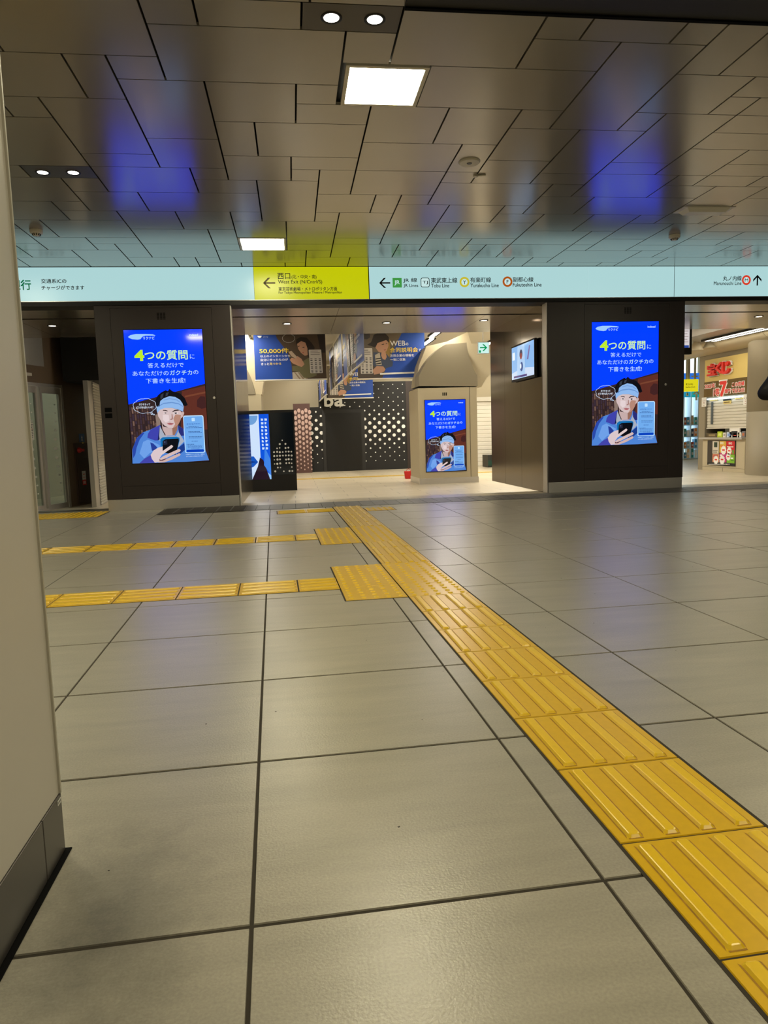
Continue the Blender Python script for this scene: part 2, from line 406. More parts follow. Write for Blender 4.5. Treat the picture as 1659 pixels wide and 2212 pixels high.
strip('nearer yellow ribbed tactile branch running left to the column', ts, 0.0915 - 9 * .3035, 3.575, 0.303, 3.878)
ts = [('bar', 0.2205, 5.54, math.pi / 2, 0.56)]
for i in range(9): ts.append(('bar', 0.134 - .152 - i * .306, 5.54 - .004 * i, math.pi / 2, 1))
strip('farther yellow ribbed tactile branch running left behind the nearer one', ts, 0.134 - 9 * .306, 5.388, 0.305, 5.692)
strip('yellow dotted tactile tiles in front of the glass doors at left',
      [('dot', -2.04 - .3 * a, 8.06 + .3 * b, 0, 1) for a in range(6) for b in range(2)], -3.70, 7.905, -1.885, 8.515)
strip('small strip of yellow tactile tile just left of the long strip near the passage',
      [('bar', .155 + .3 * k, 7.505, math.pi / 2, 1) for k in range(2)], 0.003, 7.35, 0.607, 7.66)
strip('small yellow dotted tactile tile just right of the long strip near the passage',
      [('dot', 1.075, 7.405, 0, 1)], 0.922, 7.25, 1.228, 7.56)

# ---------------------------------------------------------------- concourse ceiling
RECTS = [(-2.75,3.42,-1.328,3.93),(-2.75,3.93,-1.059,4.403),(-2.75,4.403,-1.551,4.665),(-2.75,4.665,-1.328,5.436),(-2.75,5.436,-1.798,5.668),(-2.75,5.668,-1.595,6.2),(-2.75,6.2,-1.831,6.698),(-2.75,6.698,-2.335,6.957),(-2.75,6.957,-2.335,7.464),(-2.75,7.464,-2.583,7.997),(-2.75,7.997,-2.115,8.42),(-2.583,7.464,-2.335,7.7),(-2.583,7.7,-2.115,7.997),(-2.335,6.698,-2.086,7.236),(-2.335,7.236,-1.856,7.7),(-2.115,7.7,-1.646,8.42),(-2.086,6.698,-1.384,7.236),(-1.856,7.236,-1.384,7.464),(-1.856,7.464,-1.646,7.7),(-1.831,6.2,-1.595,6.433),(-1.831,6.433,-1.384,6.698),(-1.798,5.436,-1.328,5.668),(-1.646,7.464,-1.384,7.997),(-1.646,7.997,-1.168,8.42),(-1.595,5.668,-1.328,5.96),(-1.595,5.96,-1.114,6.433),(-1.551,4.403,-1.328,4.665),(-1.384,6.433,-0.906,6.957),(-1.384,6.957,-0.696,7.464),(-1.384,7.464,-0.696,7.997),(-1.328,3.42,-0.593,3.93),(-1.328,4.403,-0.849,5.2),(-1.328,5.2,-0.849,5.436),(-1.328,5.436,-0.646,5.96),(-1.168,7.997,-0.946,8.42),(-1.114,5.96,-0.187,6.433),(-1.059,3.93,-0.849,4.403),(-0.946,7.997,-0.696,8.232),(-0.946,8.232,-0.483,8.42),(-0.906,6.433,-0.449,6.957),(-0.849,3.93,-0.593,4.17),(-0.849,4.17,-0.393,4.933),(-0.849,4.933,-0.393,5.436),(-0.696,6.957,-0.449,7.464),(-0.696,7.464,-0.449,7.7),(-0.696,7.7,0.225,8.232),(-0.646,5.436,-0.393,5.668),(-0.646,5.668,-0.187,5.96),(-0.593,3.42,-0.355,3.638),(-0.593,3.638,0.338,4.17),(-0.483,8.232,-0.002,8.42),(-0.449,6.433,-0.187,6.698),(-0.449,6.698,0.024,7.7),(-0.393,4.17,0.102,4.665),(-0.393,4.665,-0.151,5.2),(-0.393,5.2,0.072,5.668),(-0.355,3.42,0.124,3.638),(-0.187,5.668,0.279,6.698),(-0.151,4.665,0.543,5.2),(-0.002,8.232,0.225,8.42),(0.024,6.698,0.487,7.464),(0.024,7.464,0.487,7.7),(0.072,5.2,0.543,5.436),(0.072,5.436,0.279,5.668),(0.102,4.17,0.338,4.403),(0.102,4.403,0.543,4.665),(0.124,3.42,0.588,3.638),(0.225,7.7,0.487,7.997),(0.225,7.997,0.704,8.42),(0.279,5.436,0.543,5.96),(0.279,5.96,0.753,6.433),(0.279,6.433,0.487,6.698),(0.338,3.638,0.588,3.93),(0.338,3.93,0.81,4.403),(0.487,6.433,0.963,7.236),(0.487,7.236,0.963,7.464),(0.487,7.464,1.163,7.997),(0.543,4.403,1.016,4.933),(0.543,4.933,1.221,5.436),(0.543,5.436,1.221,5.96),(0.588,3.42,1.272,3.93),(0.704,7.997,1.624,8.42),(0.753,5.96,0.963,6.433),(0.81,3.93,1.73,4.403),(0.963,5.96,1.221,6.2),(0.963,6.2,1.413,6.957),(0.963,6.957,1.413,7.464),(1.016,4.403,1.463,4.933),(1.163,7.464,1.413,7.7),(1.163,7.7,1.624,7.997),(1.221,4.933,1.463,5.436),(1.221,5.436,1.463,5.668),(1.221,5.668,2.131,6.2),(1.272,3.42,1.505,3.638),(1.272,3.638,1.73,3.93),(1.413,6.2,1.903,6.698),(1.413,6.698,1.65,7.236),(1.413,7.236,1.873,7.7),(1.463,4.403,1.73,4.665),(1.463,4.665,1.939,5.2),(1.463,5.2,1.939,5.668),(1.505,3.42,1.981,3.638),(1.624,7.7,2.083,8.42),(1.65,6.698,2.336,7.236),(1.73,3.638,2.19,4.665),(1.873,7.236,2.336,7.464),(1.873,7.464,2.083,7.7),(1.903,6.2,2.131,6.433),(1.903,6.433,2.336,6.698),(1.939,4.665,2.393,5.436),(1.939,5.436,2.393,5.668),(1.981,3.42,2.19,3.638),(2.083,7.464,2.336,7.997),(2.083,7.997,2.551,8.42),(2.131,5.668,2.393,5.96),(2.131,5.96,2.603,6.433),(2.19,3.42,2.436,3.93),(2.19,3.93,2.663,4.403),(2.19,4.403,2.393,4.665),(2.336,6.433,2.808,6.957),(2.336,6.957,3.012,7.464),(2.336,7.464,3.012,7.997),(2.393,4.403,2.859,5.2),(2.393,5.2,2.859,5.436),(2.393,5.436,3.062,5.96),(2.436,3.42,5.95,3.93),(2.551,7.997,2.771,8.42),(2.603,5.96,3.516,6.433),(2.771,7.997,3.012,8.232),(2.771,8.232,3.221,8.42),(2.808,6.433,3.257,6.957),(2.859,4.933,3.305,5.436),(3.012,6.957,3.257,7.464),(3.012,7.464,3.257,7.7),(3.012,7.7,3.913,8.232),(3.062,5.436,3.305,5.668),(3.062,5.668,3.516,5.96),(3.221,8.232,3.692,8.42),(3.257,6.433,3.516,6.698),(3.257,6.698,3.722,7.236),(3.257,7.236,3.722,7.7),(3.516,5.668,3.966,6.698),(3.692,8.232,3.913,8.42),(3.722,6.698,4.177,7.464),(3.722,7.464,4.177,7.7),(3.772,5.436,5.95,5.668),(3.913,7.7,4.177,7.997),(3.913,7.997,4.381,8.42),(3.966,5.668,5.95,5.96),(3.966,5.96,5.95,6.433),(3.966,6.433,4.177,6.698),(4.177,7.236,4.631,7.464),(4.177,7.464,4.836,7.997),(4.381,7.997,5.29,8.42),(4.836,7.464,5.074,7.7),(4.836,7.7,5.29,7.997),(5.29,7.7,5.95,8.42),(2.663,3.93,5.95,4.17),(2.663,4.17,2.859,4.403),(2.859,4.17,5.95,4.403),(2.859,4.403,5.95,4.665),(2.859,4.665,5.95,4.933),(3.305,4.933,5.95,5.2),(3.305,5.2,5.95,5.436),(3.305,5.436,3.772,5.668),(4.177,6.433,5.95,6.698),(4.177,6.698,5.95,6.957),(4.177,6.957,4.631,7.236),(4.631,6.957,5.95,7.236),(4.631,7.236,5.95,7.464),(5.074,7.464,5.95,7.7)]
DARK = {(0.124, 3.42, 0.588, 3.638), (-1.798, 5.436, -1.328, 5.668)}
HOLES = {(0.338, 3.93, 0.81, 4.403): (0.362, 3.945, 0.808, 4.400), (-0.449, 6.698, 0.024, 7.7): (-0.447, 7.240, 0.018, 7.697)}
HOLES2 = ((-1.15, 0.9), (1.9, 1.2), (0.5, -0.6), (3.6, 3.0), (-1.9, 2.6), (2.4, -1.2), (4.6, 0.4), (-0.6, 2.0), (-3.4, 6.7), (-3.1, 4.1), (3.75, 4.15), (4.75, 5.1))
rs = [list(r) for r in RECTS]
rnd = random.Random(4)
y = -3.0
def gen_rows(x0, x1, y0, y1):                                    # same kind of staggered panels where the camera does not look
    yy = y0
    while yy < y1 - 0.05:
        h = min(rnd.choice((0.25, 0.5, 0.5)), y1 - yy)
        if y1 - (yy + h) < 0.12: h = y1 - yy
        xx = x0
        while xx < x1 - 0.05:
            wd = rnd.choice((0.47, 0.93, 1.2))
            if x1 - (xx + wd) < 0.3: wd = x1 - xx
            rs.append([xx, yy, xx + wd, yy + h]); xx += wd
        yy += h
gen_rows(-5.5, 5.95, -3.0, 3.42); gen_rows(-5.5, -2.75, 3.42, 8.42); gen_rows(5.95, 9.0, -3.0, 8.42)
mb = MB()
mb.box(-5.6, -3.1, ZC + 0.03, 9.1, 8.72, ZC + 0.12, M['gap'])
def slab(x0, y0, x1, y1, m):
    g = 0.0055; h = 0.0035
    mb.box(x0 + g, y0 + h, ZC, x1 - g, y1 - h, ZC + 0.018, m)
for r in rs:
    k = tuple(r)
    if k in DARK: continue
    if k in HOLES:
        a0, b0, a1, b1 = HOLES[k]
        if b0 - r[1] > 0.1: slab(r[0], r[1], r[2], b0, M['ceil'])
        continue
    if r[0] >= 0.58 and r[1] < 3.42 and r[3] > 2.85:
        continue
    slab(*r, M['ceil'])
struct(mb.build('ceiling'))
mb = MB(); mb.box(0.588, 2.80, ZC - 0.012, 9.0, 3.415, ZC + 0.025, M['black']); mb.box(0.588, 3.395, ZC - 0.02, 9.0, 3.415, ZC, M['gap'])
struct(mb.build('trim_3'))

def panel_light(x0, y0, x1, y1, label, z=ZC):
    t = thing('ceiling_light', label, 'ceiling light', ((x0 + x1) / 2, (y0 + y1) / 2, z), 'square ceiling lights')
    mb = MB(); e = 0.022
    for a in ((x0, y0, x1, y0 + e), (x0, y1 - e, x1, y1), (x0, y0 + e, x0 + e, y1 - e), (x1 - e, y0 + e, x1, y1 - e)):
        mb.box(a[0], a[1], z - 0.004, a[2], a[3], z + 0.02, M['offwhite'])
    mb.build('frame', t)
    mb = MB(); mb.box(x0 + e, y0 + e, z + 0.003, x1 - e, y1 - e, z + 0.012, E['lamp']); mb.build('diffuser', t)
panel_light(0.362, 3.945, 0.808, 4.400, 'large bright square ceiling light near the top of the picture')
panel_light(-0.447, 7.240, 0.018, 7.697, 'bright square ceiling light just above the yellow part of the sign band')
for k, (x, y) in enumerate(HOLES2):                                # unseen lamps behind the camera, plus ones added at the sides for brightness
    panel_light(x, y, x + 0.45, y + 0.455, 'unseen square ceiling light added to light the concourse', ZC - 0.008)

def downlight_panel(x0, y0, x1, y1, spots, label, z=ZC):
    t = thing('downlight_panel', label, 'downlight', ((x0 + x1) / 2, (y0 + y1) / 2, z), 'dark ceiling panels with downlights')
    mb = MB(); mb.box(x0 + .005, y0 + .003, z, x1 - .005, y1 - .003, z + 0.016, M['ceil_dark']); mb.build('panel', t)
    for x, y in spots:
        mb = MB(); mb.lathe((x, y, z - 0.003), [(0.050, 0.003), (0.050, 0.0), (0.040, 0.0), (0.037, 0.0035)], M['black'], 32); d = mb.build('downlight', t)
        mb = MB(); mb.lathe((x, y, z - 0.0012), [(0.036, 0.0005), (0.036, -0.0005)], E['down'], 28)
        e = mb.build('lens', t); e.parent = d
downlight_panel(0.124, 3.42, 0.588, 3.638, ((0.262, 3.53), (0.465, 3.53)), 'dark ceiling panel with two downlights at the top beside the black slot')
downlight_panel(-1.798, 5.436, -1.328, 5.668, ((-1.685, 5.565), (-1.475, 5.560)), 'dark ceiling panel with two downlights at left above the smoke detector')
downlight_panel(4.17, 5.690, 4.64, 5.955, ((4.31, 5.82), (4.50, 5.82)), 'dark ceiling panel with downlights at the right edge beside the emergency lamp', ZC - 0.006)
downlight_panel(-1.82, 3.70, -1.352, 3.925, ((-1.70, 3.81), (-1.50, 3.81)), 'dark ceiling panel with downlights at the top left edge', ZC - 0.006)

def detector(x, y, label):
    t = thing('smoke_detector', label, 'smoke detector', (x, y, ZC), 'smoke detectors')
    mb = MB(); mb.lathe((x, y, ZC - 0.032), [(0.050, 0.0), (0.055, 0.006), (0.056, 0.03), (0.056, 0.032)], M['white'], 32); mb.build('base', t)
    mb = MB(); mb.lathe((x, y, ZC - 0.052), [(0.012, 0.0), (0.026, 0.003), (0.034, 0.016), (0.036, 0.021)], M['white'], 28)
    for k in range(10):
        a = k * math.pi / 5; c, s_ = math.cos(a), math.sin(a)
        mb.tube((x + c * 0.027, y + s_ * 0.027, ZC - 0.050), (x + c * 0.0365, y + s_ * 0.0365, ZC - 0.034), 0.0042, M['black'], n=6)
    mb.build('sensor_chamber', t)
p = onZ(78, 497, ZC); detector(p.x, p.y, 'white smoke detector on the ceiling at left above the green lettering')
p = onZ(1457, 508, ZC); detector(p.x, p.y, 'white smoke detector on the ceiling at right below the emergency lamp')
p = onZ(1014, 349, ZC)
t = thing('ceiling_speaker', 'flat round white speaker on the ceiling', 'speaker', (p.x, p.y, ZC))
mb = MB(); mb.lathe((p.x, p.y, ZC - 0.012), [(0.070, 0.0), (0.076, 0.006), (0.077, 0.012)], M['offwhite'], 40); mb.build('disc', t)
mb = MB(); mb.lathe((p.x, p.y, ZC - 0.016), [(0.016, 0.0), (0.020, 0.004)], M['ceil_dark'], 20); mb.build('center_cap', t)
p = onZ(1030, 378, ZC); q = onZ(1041, 376, ZC)
t = tag(None or (lambda mb: (mb.tube((p.x - .01, p.y, ZC - .006), (q.x + .03, q.y, ZC - .006), 0.006, M['offwhite']), mb.lathe((p.x - .01, p.y, ZC - .014), [(0.016, 0), (0.018, 0.008), (0.018, 0.014)], M['offwhite'], 16), mb.build('ceiling_clip'))[-1])(MB()),
        'small white clip on the ceiling below the round speaker', 'clip')
t = thing('emergency_lamp', 'white rectangular emergency lamp on the ceiling at right', 'emergency lamp', (3.79, 6.27, ZC))
F = Face((3.56, 6.20, ZC), (1, 0.0, 0), (0, 1, 0))
mb = MB(); mb.box(3.53, 6.17, ZC - 0.004, 4.02, 6.37, ZC + 0.0, M['offwhite']); mb.build('plate', t)
mb = MB()
mb.add([(3.57, 6.19, ZC - .004), (3.98, 6.19, ZC - .004), (3.98, 6.35, ZC - .004), (3.57, 6.35, ZC - .004), (3.60, 6.215, ZC - .035), (3.95, 6.215, ZC - .035), (3.95, 6.325, ZC - .035), (3.60, 6.325, ZC - .035)],
       [(4, 7, 6, 5), (0, 4, 5, 1), (1, 5, 6, 2), (2, 6, 7, 3), (3, 7, 4, 0)], M['white']); mb.build('lens', t)

# ---------------------------------------------------------------- near column at the left edge
mb = MB(); mb.box(-0.95, -2.6, 0.119, -0.473, 1.364, ZC, M['creamL']); mb.box(-0.95, -2.6, 0.0, -0.495, 1.345, 0.119, M['black'])
struct(mb.build('wall_left'))
mb = MB(); mb.box(-0.477, 1.3635, 0.1195, -0.469, 1.369, ZC, M['cream']); struct(mb.build('trim_4'))
mb = MB()
for y0, y1 in ((-2.6, -0.6), (-0.597, 0.60), (0.603, 1.265), (1.2675, 1.368)):
    mb.box(-0.487, y0, 0.004, -0.470, y1, 0.118, M['skirt'])
mb.box(-0.90, 1.352, 0.004, -0.488, 1.368, 0.118, M['skirt'])
mb.box(-0.95, -2.6, 0.0, -0.460, 1.376, 0.003, M['gap'])
bl = struct(mb.build('baseboard_left', bevel=0.0015))
FW = Face((-0.4695, 1.366, 0), (0, 1, 0), (0, 0, 1))
tg = thing('asset_tag', 'tiny white label at the top corner of the grey skirting of the column', 'label', (-0.469, 1.352, 0.112))
mb = MB(); mb.poly(FW, [(-0.022, 0.1035), (-0.004, 0.1035), (-0.004, 0.113), (-0.022, 0.113)], 0.0004, M['paper'], 0.0004); mb.build('paper', tg)
mb = MB()
for k in range(4): mb.poly(FW, [(-0.0205 + .004 * k, 0.106), (-0.0185 + .004 * k, 0.106), (-0.0185 + .004 * k, 0.111), (-0.0205 + .004 * k, 0.111)], 0.0007, M['ink'])
mb.build('print', tg)

# ---------------------------------------------------------------- sign band
FS = Face((0, YF, 0), (1, 0, 0))
def SB(ox, oy, s):                                                # picture crop -> place on the sign face
    return lambda x, y: FS.at(ox + x * s, oy + y * s)
def bx(f, x0, y0, x1, y1):
    p0, p1, p2, p3 = f(x0, y0), f(x1, y0), f(x0, y1), f(x1, y1)
    return ((p0[0] + p2[0]) / 2, (p1[0] + p3[0]) / 2, (p2[1] + p3[1]) / 2, (p0[1] + p1[1]) / 2)
s1, s2, s3, s4 = SB(20, 565, .25316), SB(530, 565, .25316), SB(800, 565, .25316), SB(1239, 565, .25316)
X_A = FS.at(548.5, 612)[0]; X_B = FS.at(797, 612)[0]; X_S = FS.at(1271.5, 610)[0]; X_C = FS.at(1457, 608)[0]
Z0, Z1 = 2.345, 2.706
INK = mat('sign_black', (14, 20, 22), 0.5); GRN = emis('sign_green', (0, 104, 62), 1); OLV = mat('sign_olive', (118, 104, 52), 0.5)
JRG = emis('sign_line_green', (62, 148, 66), 1); WHT = emis('sign_white', (196, 226, 224), 1)
YEL = emis('sign_line_yellow', (198, 184, 48), 1); BRN = emis('sign_line_brown', (172, 84, 20), 1); REDL = emis('sign_line_red', (214, 58, 34), 1)
def lightbox(x0, x1, label, faces):
    t = thing('station_sign', label, 'sign', ((x0 + x1) / 2, YF, Z0), 'backlit sign band panels')
    mb = MB(); mb.box(x0, YF + 0.012, Z0 - 0.004, x1, YF + 0.24, ZC - 0.002, M['black'])
    mb.box(x0, YF - 0.003, Z0 - 0.006, x1, YF + 0.012, Z0, M['steel']); mb.box(x0, YF - 0.003, Z1, x1, YF + 0.012, Z1 + 0.003, M['black']); mb.build('housing', t)
    for (a, b_, m, nm) in faces:
        mb = MB(); mb.box(a + .0015, YF, Z0, b_ - .0015, YF + 0.01, Z1, m); mb.build(nm, t)
    return t
tA = lightbox(-4.6, X_B - 0.004, 'long backlit sign panel ending in the yellow west exit section', ((-4.6, X_A, E['sign'], 'light_panel'), (X_A, X_B - .004, E['sign_y'], 'yellow_light_panel')))
tB = lightbox(X_B + 0.004, X_C - 0.004, 'pale backlit sign panel listing four train lines with a left arrow', ((X_B + .004, X_S, E['sign'], 'light_panel'), (X_S, X_C - .004, E['sign'], 'light_panel')))
tC = lightbox(X_C + 0.004, 8.6, 'pale backlit sign panel at right with a red ring and an up arrow', ((X_C + .004, 8.6, E['sign'], 'light_panel'),))
D = 0.0012
def line(mb, f, txt, x0, y0, x1, y1, m, bold=0.0):
    a0, a1, b0, b1 = bx(f, x0, y0, x1, y1); mb.text(FS, txt, a0, a1, b0, b1, D, m, bold)
def arrow_pts(f, x0, y0, x1, y1, wd, up=False):
    a0, a1, b0, b1 = bx(f, x0, y0, x1, y1); cx, cy = (a0 + a1) / 2, (b0 + b1) / 2
    if up:
        h = (a1 - a0) / 2
        return [[(cx - wd / 2, b0), (cx + wd / 2, b0), (cx + wd / 2, b1 - wd), (cx - wd / 2, b1 - wd)],
                [(cx, b1), (cx - h, b1 - h), (cx - h, b1 - h - wd * 1.5), (cx, b1 - wd * 1.4)], [(cx, b1), (cx, b1 - wd * 1.4), (cx + h, b1 - h - wd * 1.5), (cx + h, b1 - h)]]
    h = (b1 - b0) / 2
    return [[(a0 + wd, cy - wd / 2), (a1, cy - wd / 2), (a1, cy + wd / 2), (a0 + wd, cy + wd / 2)],
            [(a0, cy), (a0 + h, cy + h), (a0 + h + wd * 1.5, cy + h), (a0 + wd * 1.4, cy)], [(a0, cy), (a0 + wd * 1.4, cy), (a0 + h + wd * 1.5, cy - h), (a0 + h, cy - h)]]
mb = MB(); line(mb, s1, '銀行', 8, 157, 185, 242, GRN, 0.022); mb.build('green_lettering', tA)
for t_, b4 in (('交通系ICの', (272, 148, 487, 185)), ('チャージができます', (275, 205, 640, 242))):
    mb = MB(); line(mb, s1, t_, *b4, INK, .018); mb.build('lettering', tA)
for t_, b4, bo in (('西口', (275, 98, 382, 150), 0.0), ('(北・中央・南)', (395, 112, 607, 152), 0), ('West Exit (N/Cntrl/S)', (280, 158, 655, 196), 0),
               ('東京芸術劇場・メトロポリタン方面', (283, 217, 783, 250), .004), ('For Tokyo Metropolitan Theatre / Metropolitan', (284, 254, 825, 279), .006)):
    mb = MB(); line(mb, s2, t_, *b4, INK, bo + .014); mb.build('lettering', tA)
mb = MB()
for p in arrow_pts(s2, 150, 138, 255, 228, 0.018): mb.poly(FS, p, D, OLV)
mb.build('arrow', tA)
mb = MB()
for p in arrow_pts(s3, 75, 140, 170, 225, 0.016): mb.poly(FS, p, D, INK)
mb.build('arrow', tB)
for t_, b4 in (('JR 線', (280, 140, 398, 182)), ('JR Lines', (283, 192, 408, 224)), ('東武東上線', (518, 138, 741, 182)), ('Tobu Line', (519, 190, 672, 221)),
               ('有楽町線', (853, 135, 1029, 178)), ('Yurakucho Line', (854, 187, 1095, 219)), ('副都心線', (1216, 132, 1391, 174)), ('Fukutoshin Line', (1216, 182, 1460, 213))):
    mb = MB(); line(mb, s3, t_, *b4, INK, .014); mb.build('lettering', tB)
def rrect(a0, a1, b0, b1, r, n=6):
    pts = []
    for cx, cy, s0 in ((a1 - r, b1 - r, 0), (a0 + r, b1 - r, 1), (a0 + r, b0 + r, 2), (a1 - r, b0 + r, 3)):
        for k in range(n + 1):
            t = (s0 + k / n) * math.pi / 2; pts.append((cx + r * math.cos(t), cy + r * math.sin(t)))
    return pts
a0, a1, b0, b1 = bx(s3, 190, 140, 268, 222)
mb = MB(); mb.poly(FS, [(a0, b0), (a1, b0), (a1, b1), (a0, b1)], D * .5, JRG); line(mb, s3, 'JR', 205, 161, 250, 203, WHT, .02); mb.build('line_symbol', tB)
a0, a1, b0, b1 = bx(s3, 430, 138, 505, 220); e = .007
mb = MB(); mb.poly(FS, rrect(a0, a1, b0, b1, .022), D * .5, INK); mb.poly(FS, rrect(a0 + e, a1 - e, b0 + e, b1 - e, .016), D, WHT); 
a0, a1, b0, b1 = bx(s3, 445, 165, 491, 195); mb.text(FS, 'TJ', a0, a1, b0, b1, D * 1.6, INK, .012); mb.build('line_symbol', tB)
def ring_symbol(f, x, y, r, ch, cb, m, t):
    a0, a1, b0, b1 = bx(f, x - r, y - r, x + r, y + r); rr = (a1 - a0) / 2; cx, cy = (a0 + a1) / 2, (b0 + b1) / 2
    mb = MB(); mb.disc(FS, cx, cy, rr * .64, D * .5, WHT, 40); mb.ring(FS, cx, cy, rr * .62, rr, D, m, 48); 
    a0, a1, b0, b1 = bx(f, *cb); mb.text(FS, ch, a0, a1, b0, b1, D * 1.6, INK, .015); mb.build('line_symbol', t)
ring_symbol(s3, 803, 175, 42, 'Y', (793, 162, 814, 193), YEL, tB)
ring_symbol(s3, 1170, 172, 42, 'F', (1163, 158, 1178, 188), BRN, tB)
ring_symbol(s4, 1474, 158, 38, 'M', (1461, 146, 1488, 171), REDL, tC)
for t_, b4 in (('丸ノ内線', (1275, 122, 1433, 164)), ('Marunouchi Line', (1196, 170, 1431, 200))):
    mb = MB(); line(mb, s4, t_, *b4, INK, .012); mb.build('lettering', tC)
mb = MB()
for p in arrow_pts(s4, 1532, 113, 1603, 205, 0.018, True): mb.poly(FS, p, D, INK)
mb.build('arrow', tC)
mb = MB(); mb.box(-4.6, YF + 0.0, 2.292, 8.6, YF + 0.26, Z0 - 0.006, M['black']); mb.box(-4.6, YF + .005, 2.706, 8.6, YF + .3, ZC, M['black'])
struct(mb.build('trim_5'))

# ---------------------------------------------------------------- metal soffit over the passage
mb = MB(); YS1 = 10.98
cuts_y = [YF + 0.26, 8.93, 9.33]
for x0, x1 in ((-6.0, -3.3), (-3.296, -1.2), (-1.196, 0.62), (0.624, 2.6), (2.604, 4.6), (4.604, 6.9), (6.904, 9.5)):
    for y0, y1 in ((YF + .26, 8.925), (8.929, 9.33), (9.41, 10.60), (10.604, YS1)):
        mb.box(x0, y0, ZS, x1, y1, ZS + 0.02, M['soffit'])
mb.box(-6.0, YF + .2, ZS + 0.05, 9.5, YS1, ZS + 0.4, M['gap']); mb.box(-6.0, YS1 - .01, ZS, 9.5, YS1, 3.2, M['beige'])
struct(mb.build('ceiling'))
def soffit_light(px, py, label):
    p = onZ(px, py, ZS); t = thing('recessed_downlight', label, 'downlight', (p.x, p.y, ZS), 'soffit downlights')
    mb = MB(); mb.lathe((p.x, p.y, ZS - .006), [(.062, .006), (.062, 0), (.046, 0), (.043, .004)], M['black'], 28); mb.build('trim_ring', t)
    mb = MB(); mb.lathe((p.x, p.y, ZS - .003), [(.042, .001), (.042, -.0005)], E['down2'], 24); mb.build('lens', t)
soffit_light(620, 699, 'small warm downlight in the soffit above the fifty thousand banner')
soffit_light(835, 697, 'small warm downlight in the soffit above the large web briefing banner')
soffit_light(1045, 692, 'small warm downlight in the soffit above the green exit sign')
soffit_light(113, 703.5, 'small warm downlight in the soffit at the far left above the glass doors')
soffit_light(1639, 683.5, 'small warm downlight in the soffit at the far right above the lottery booth')
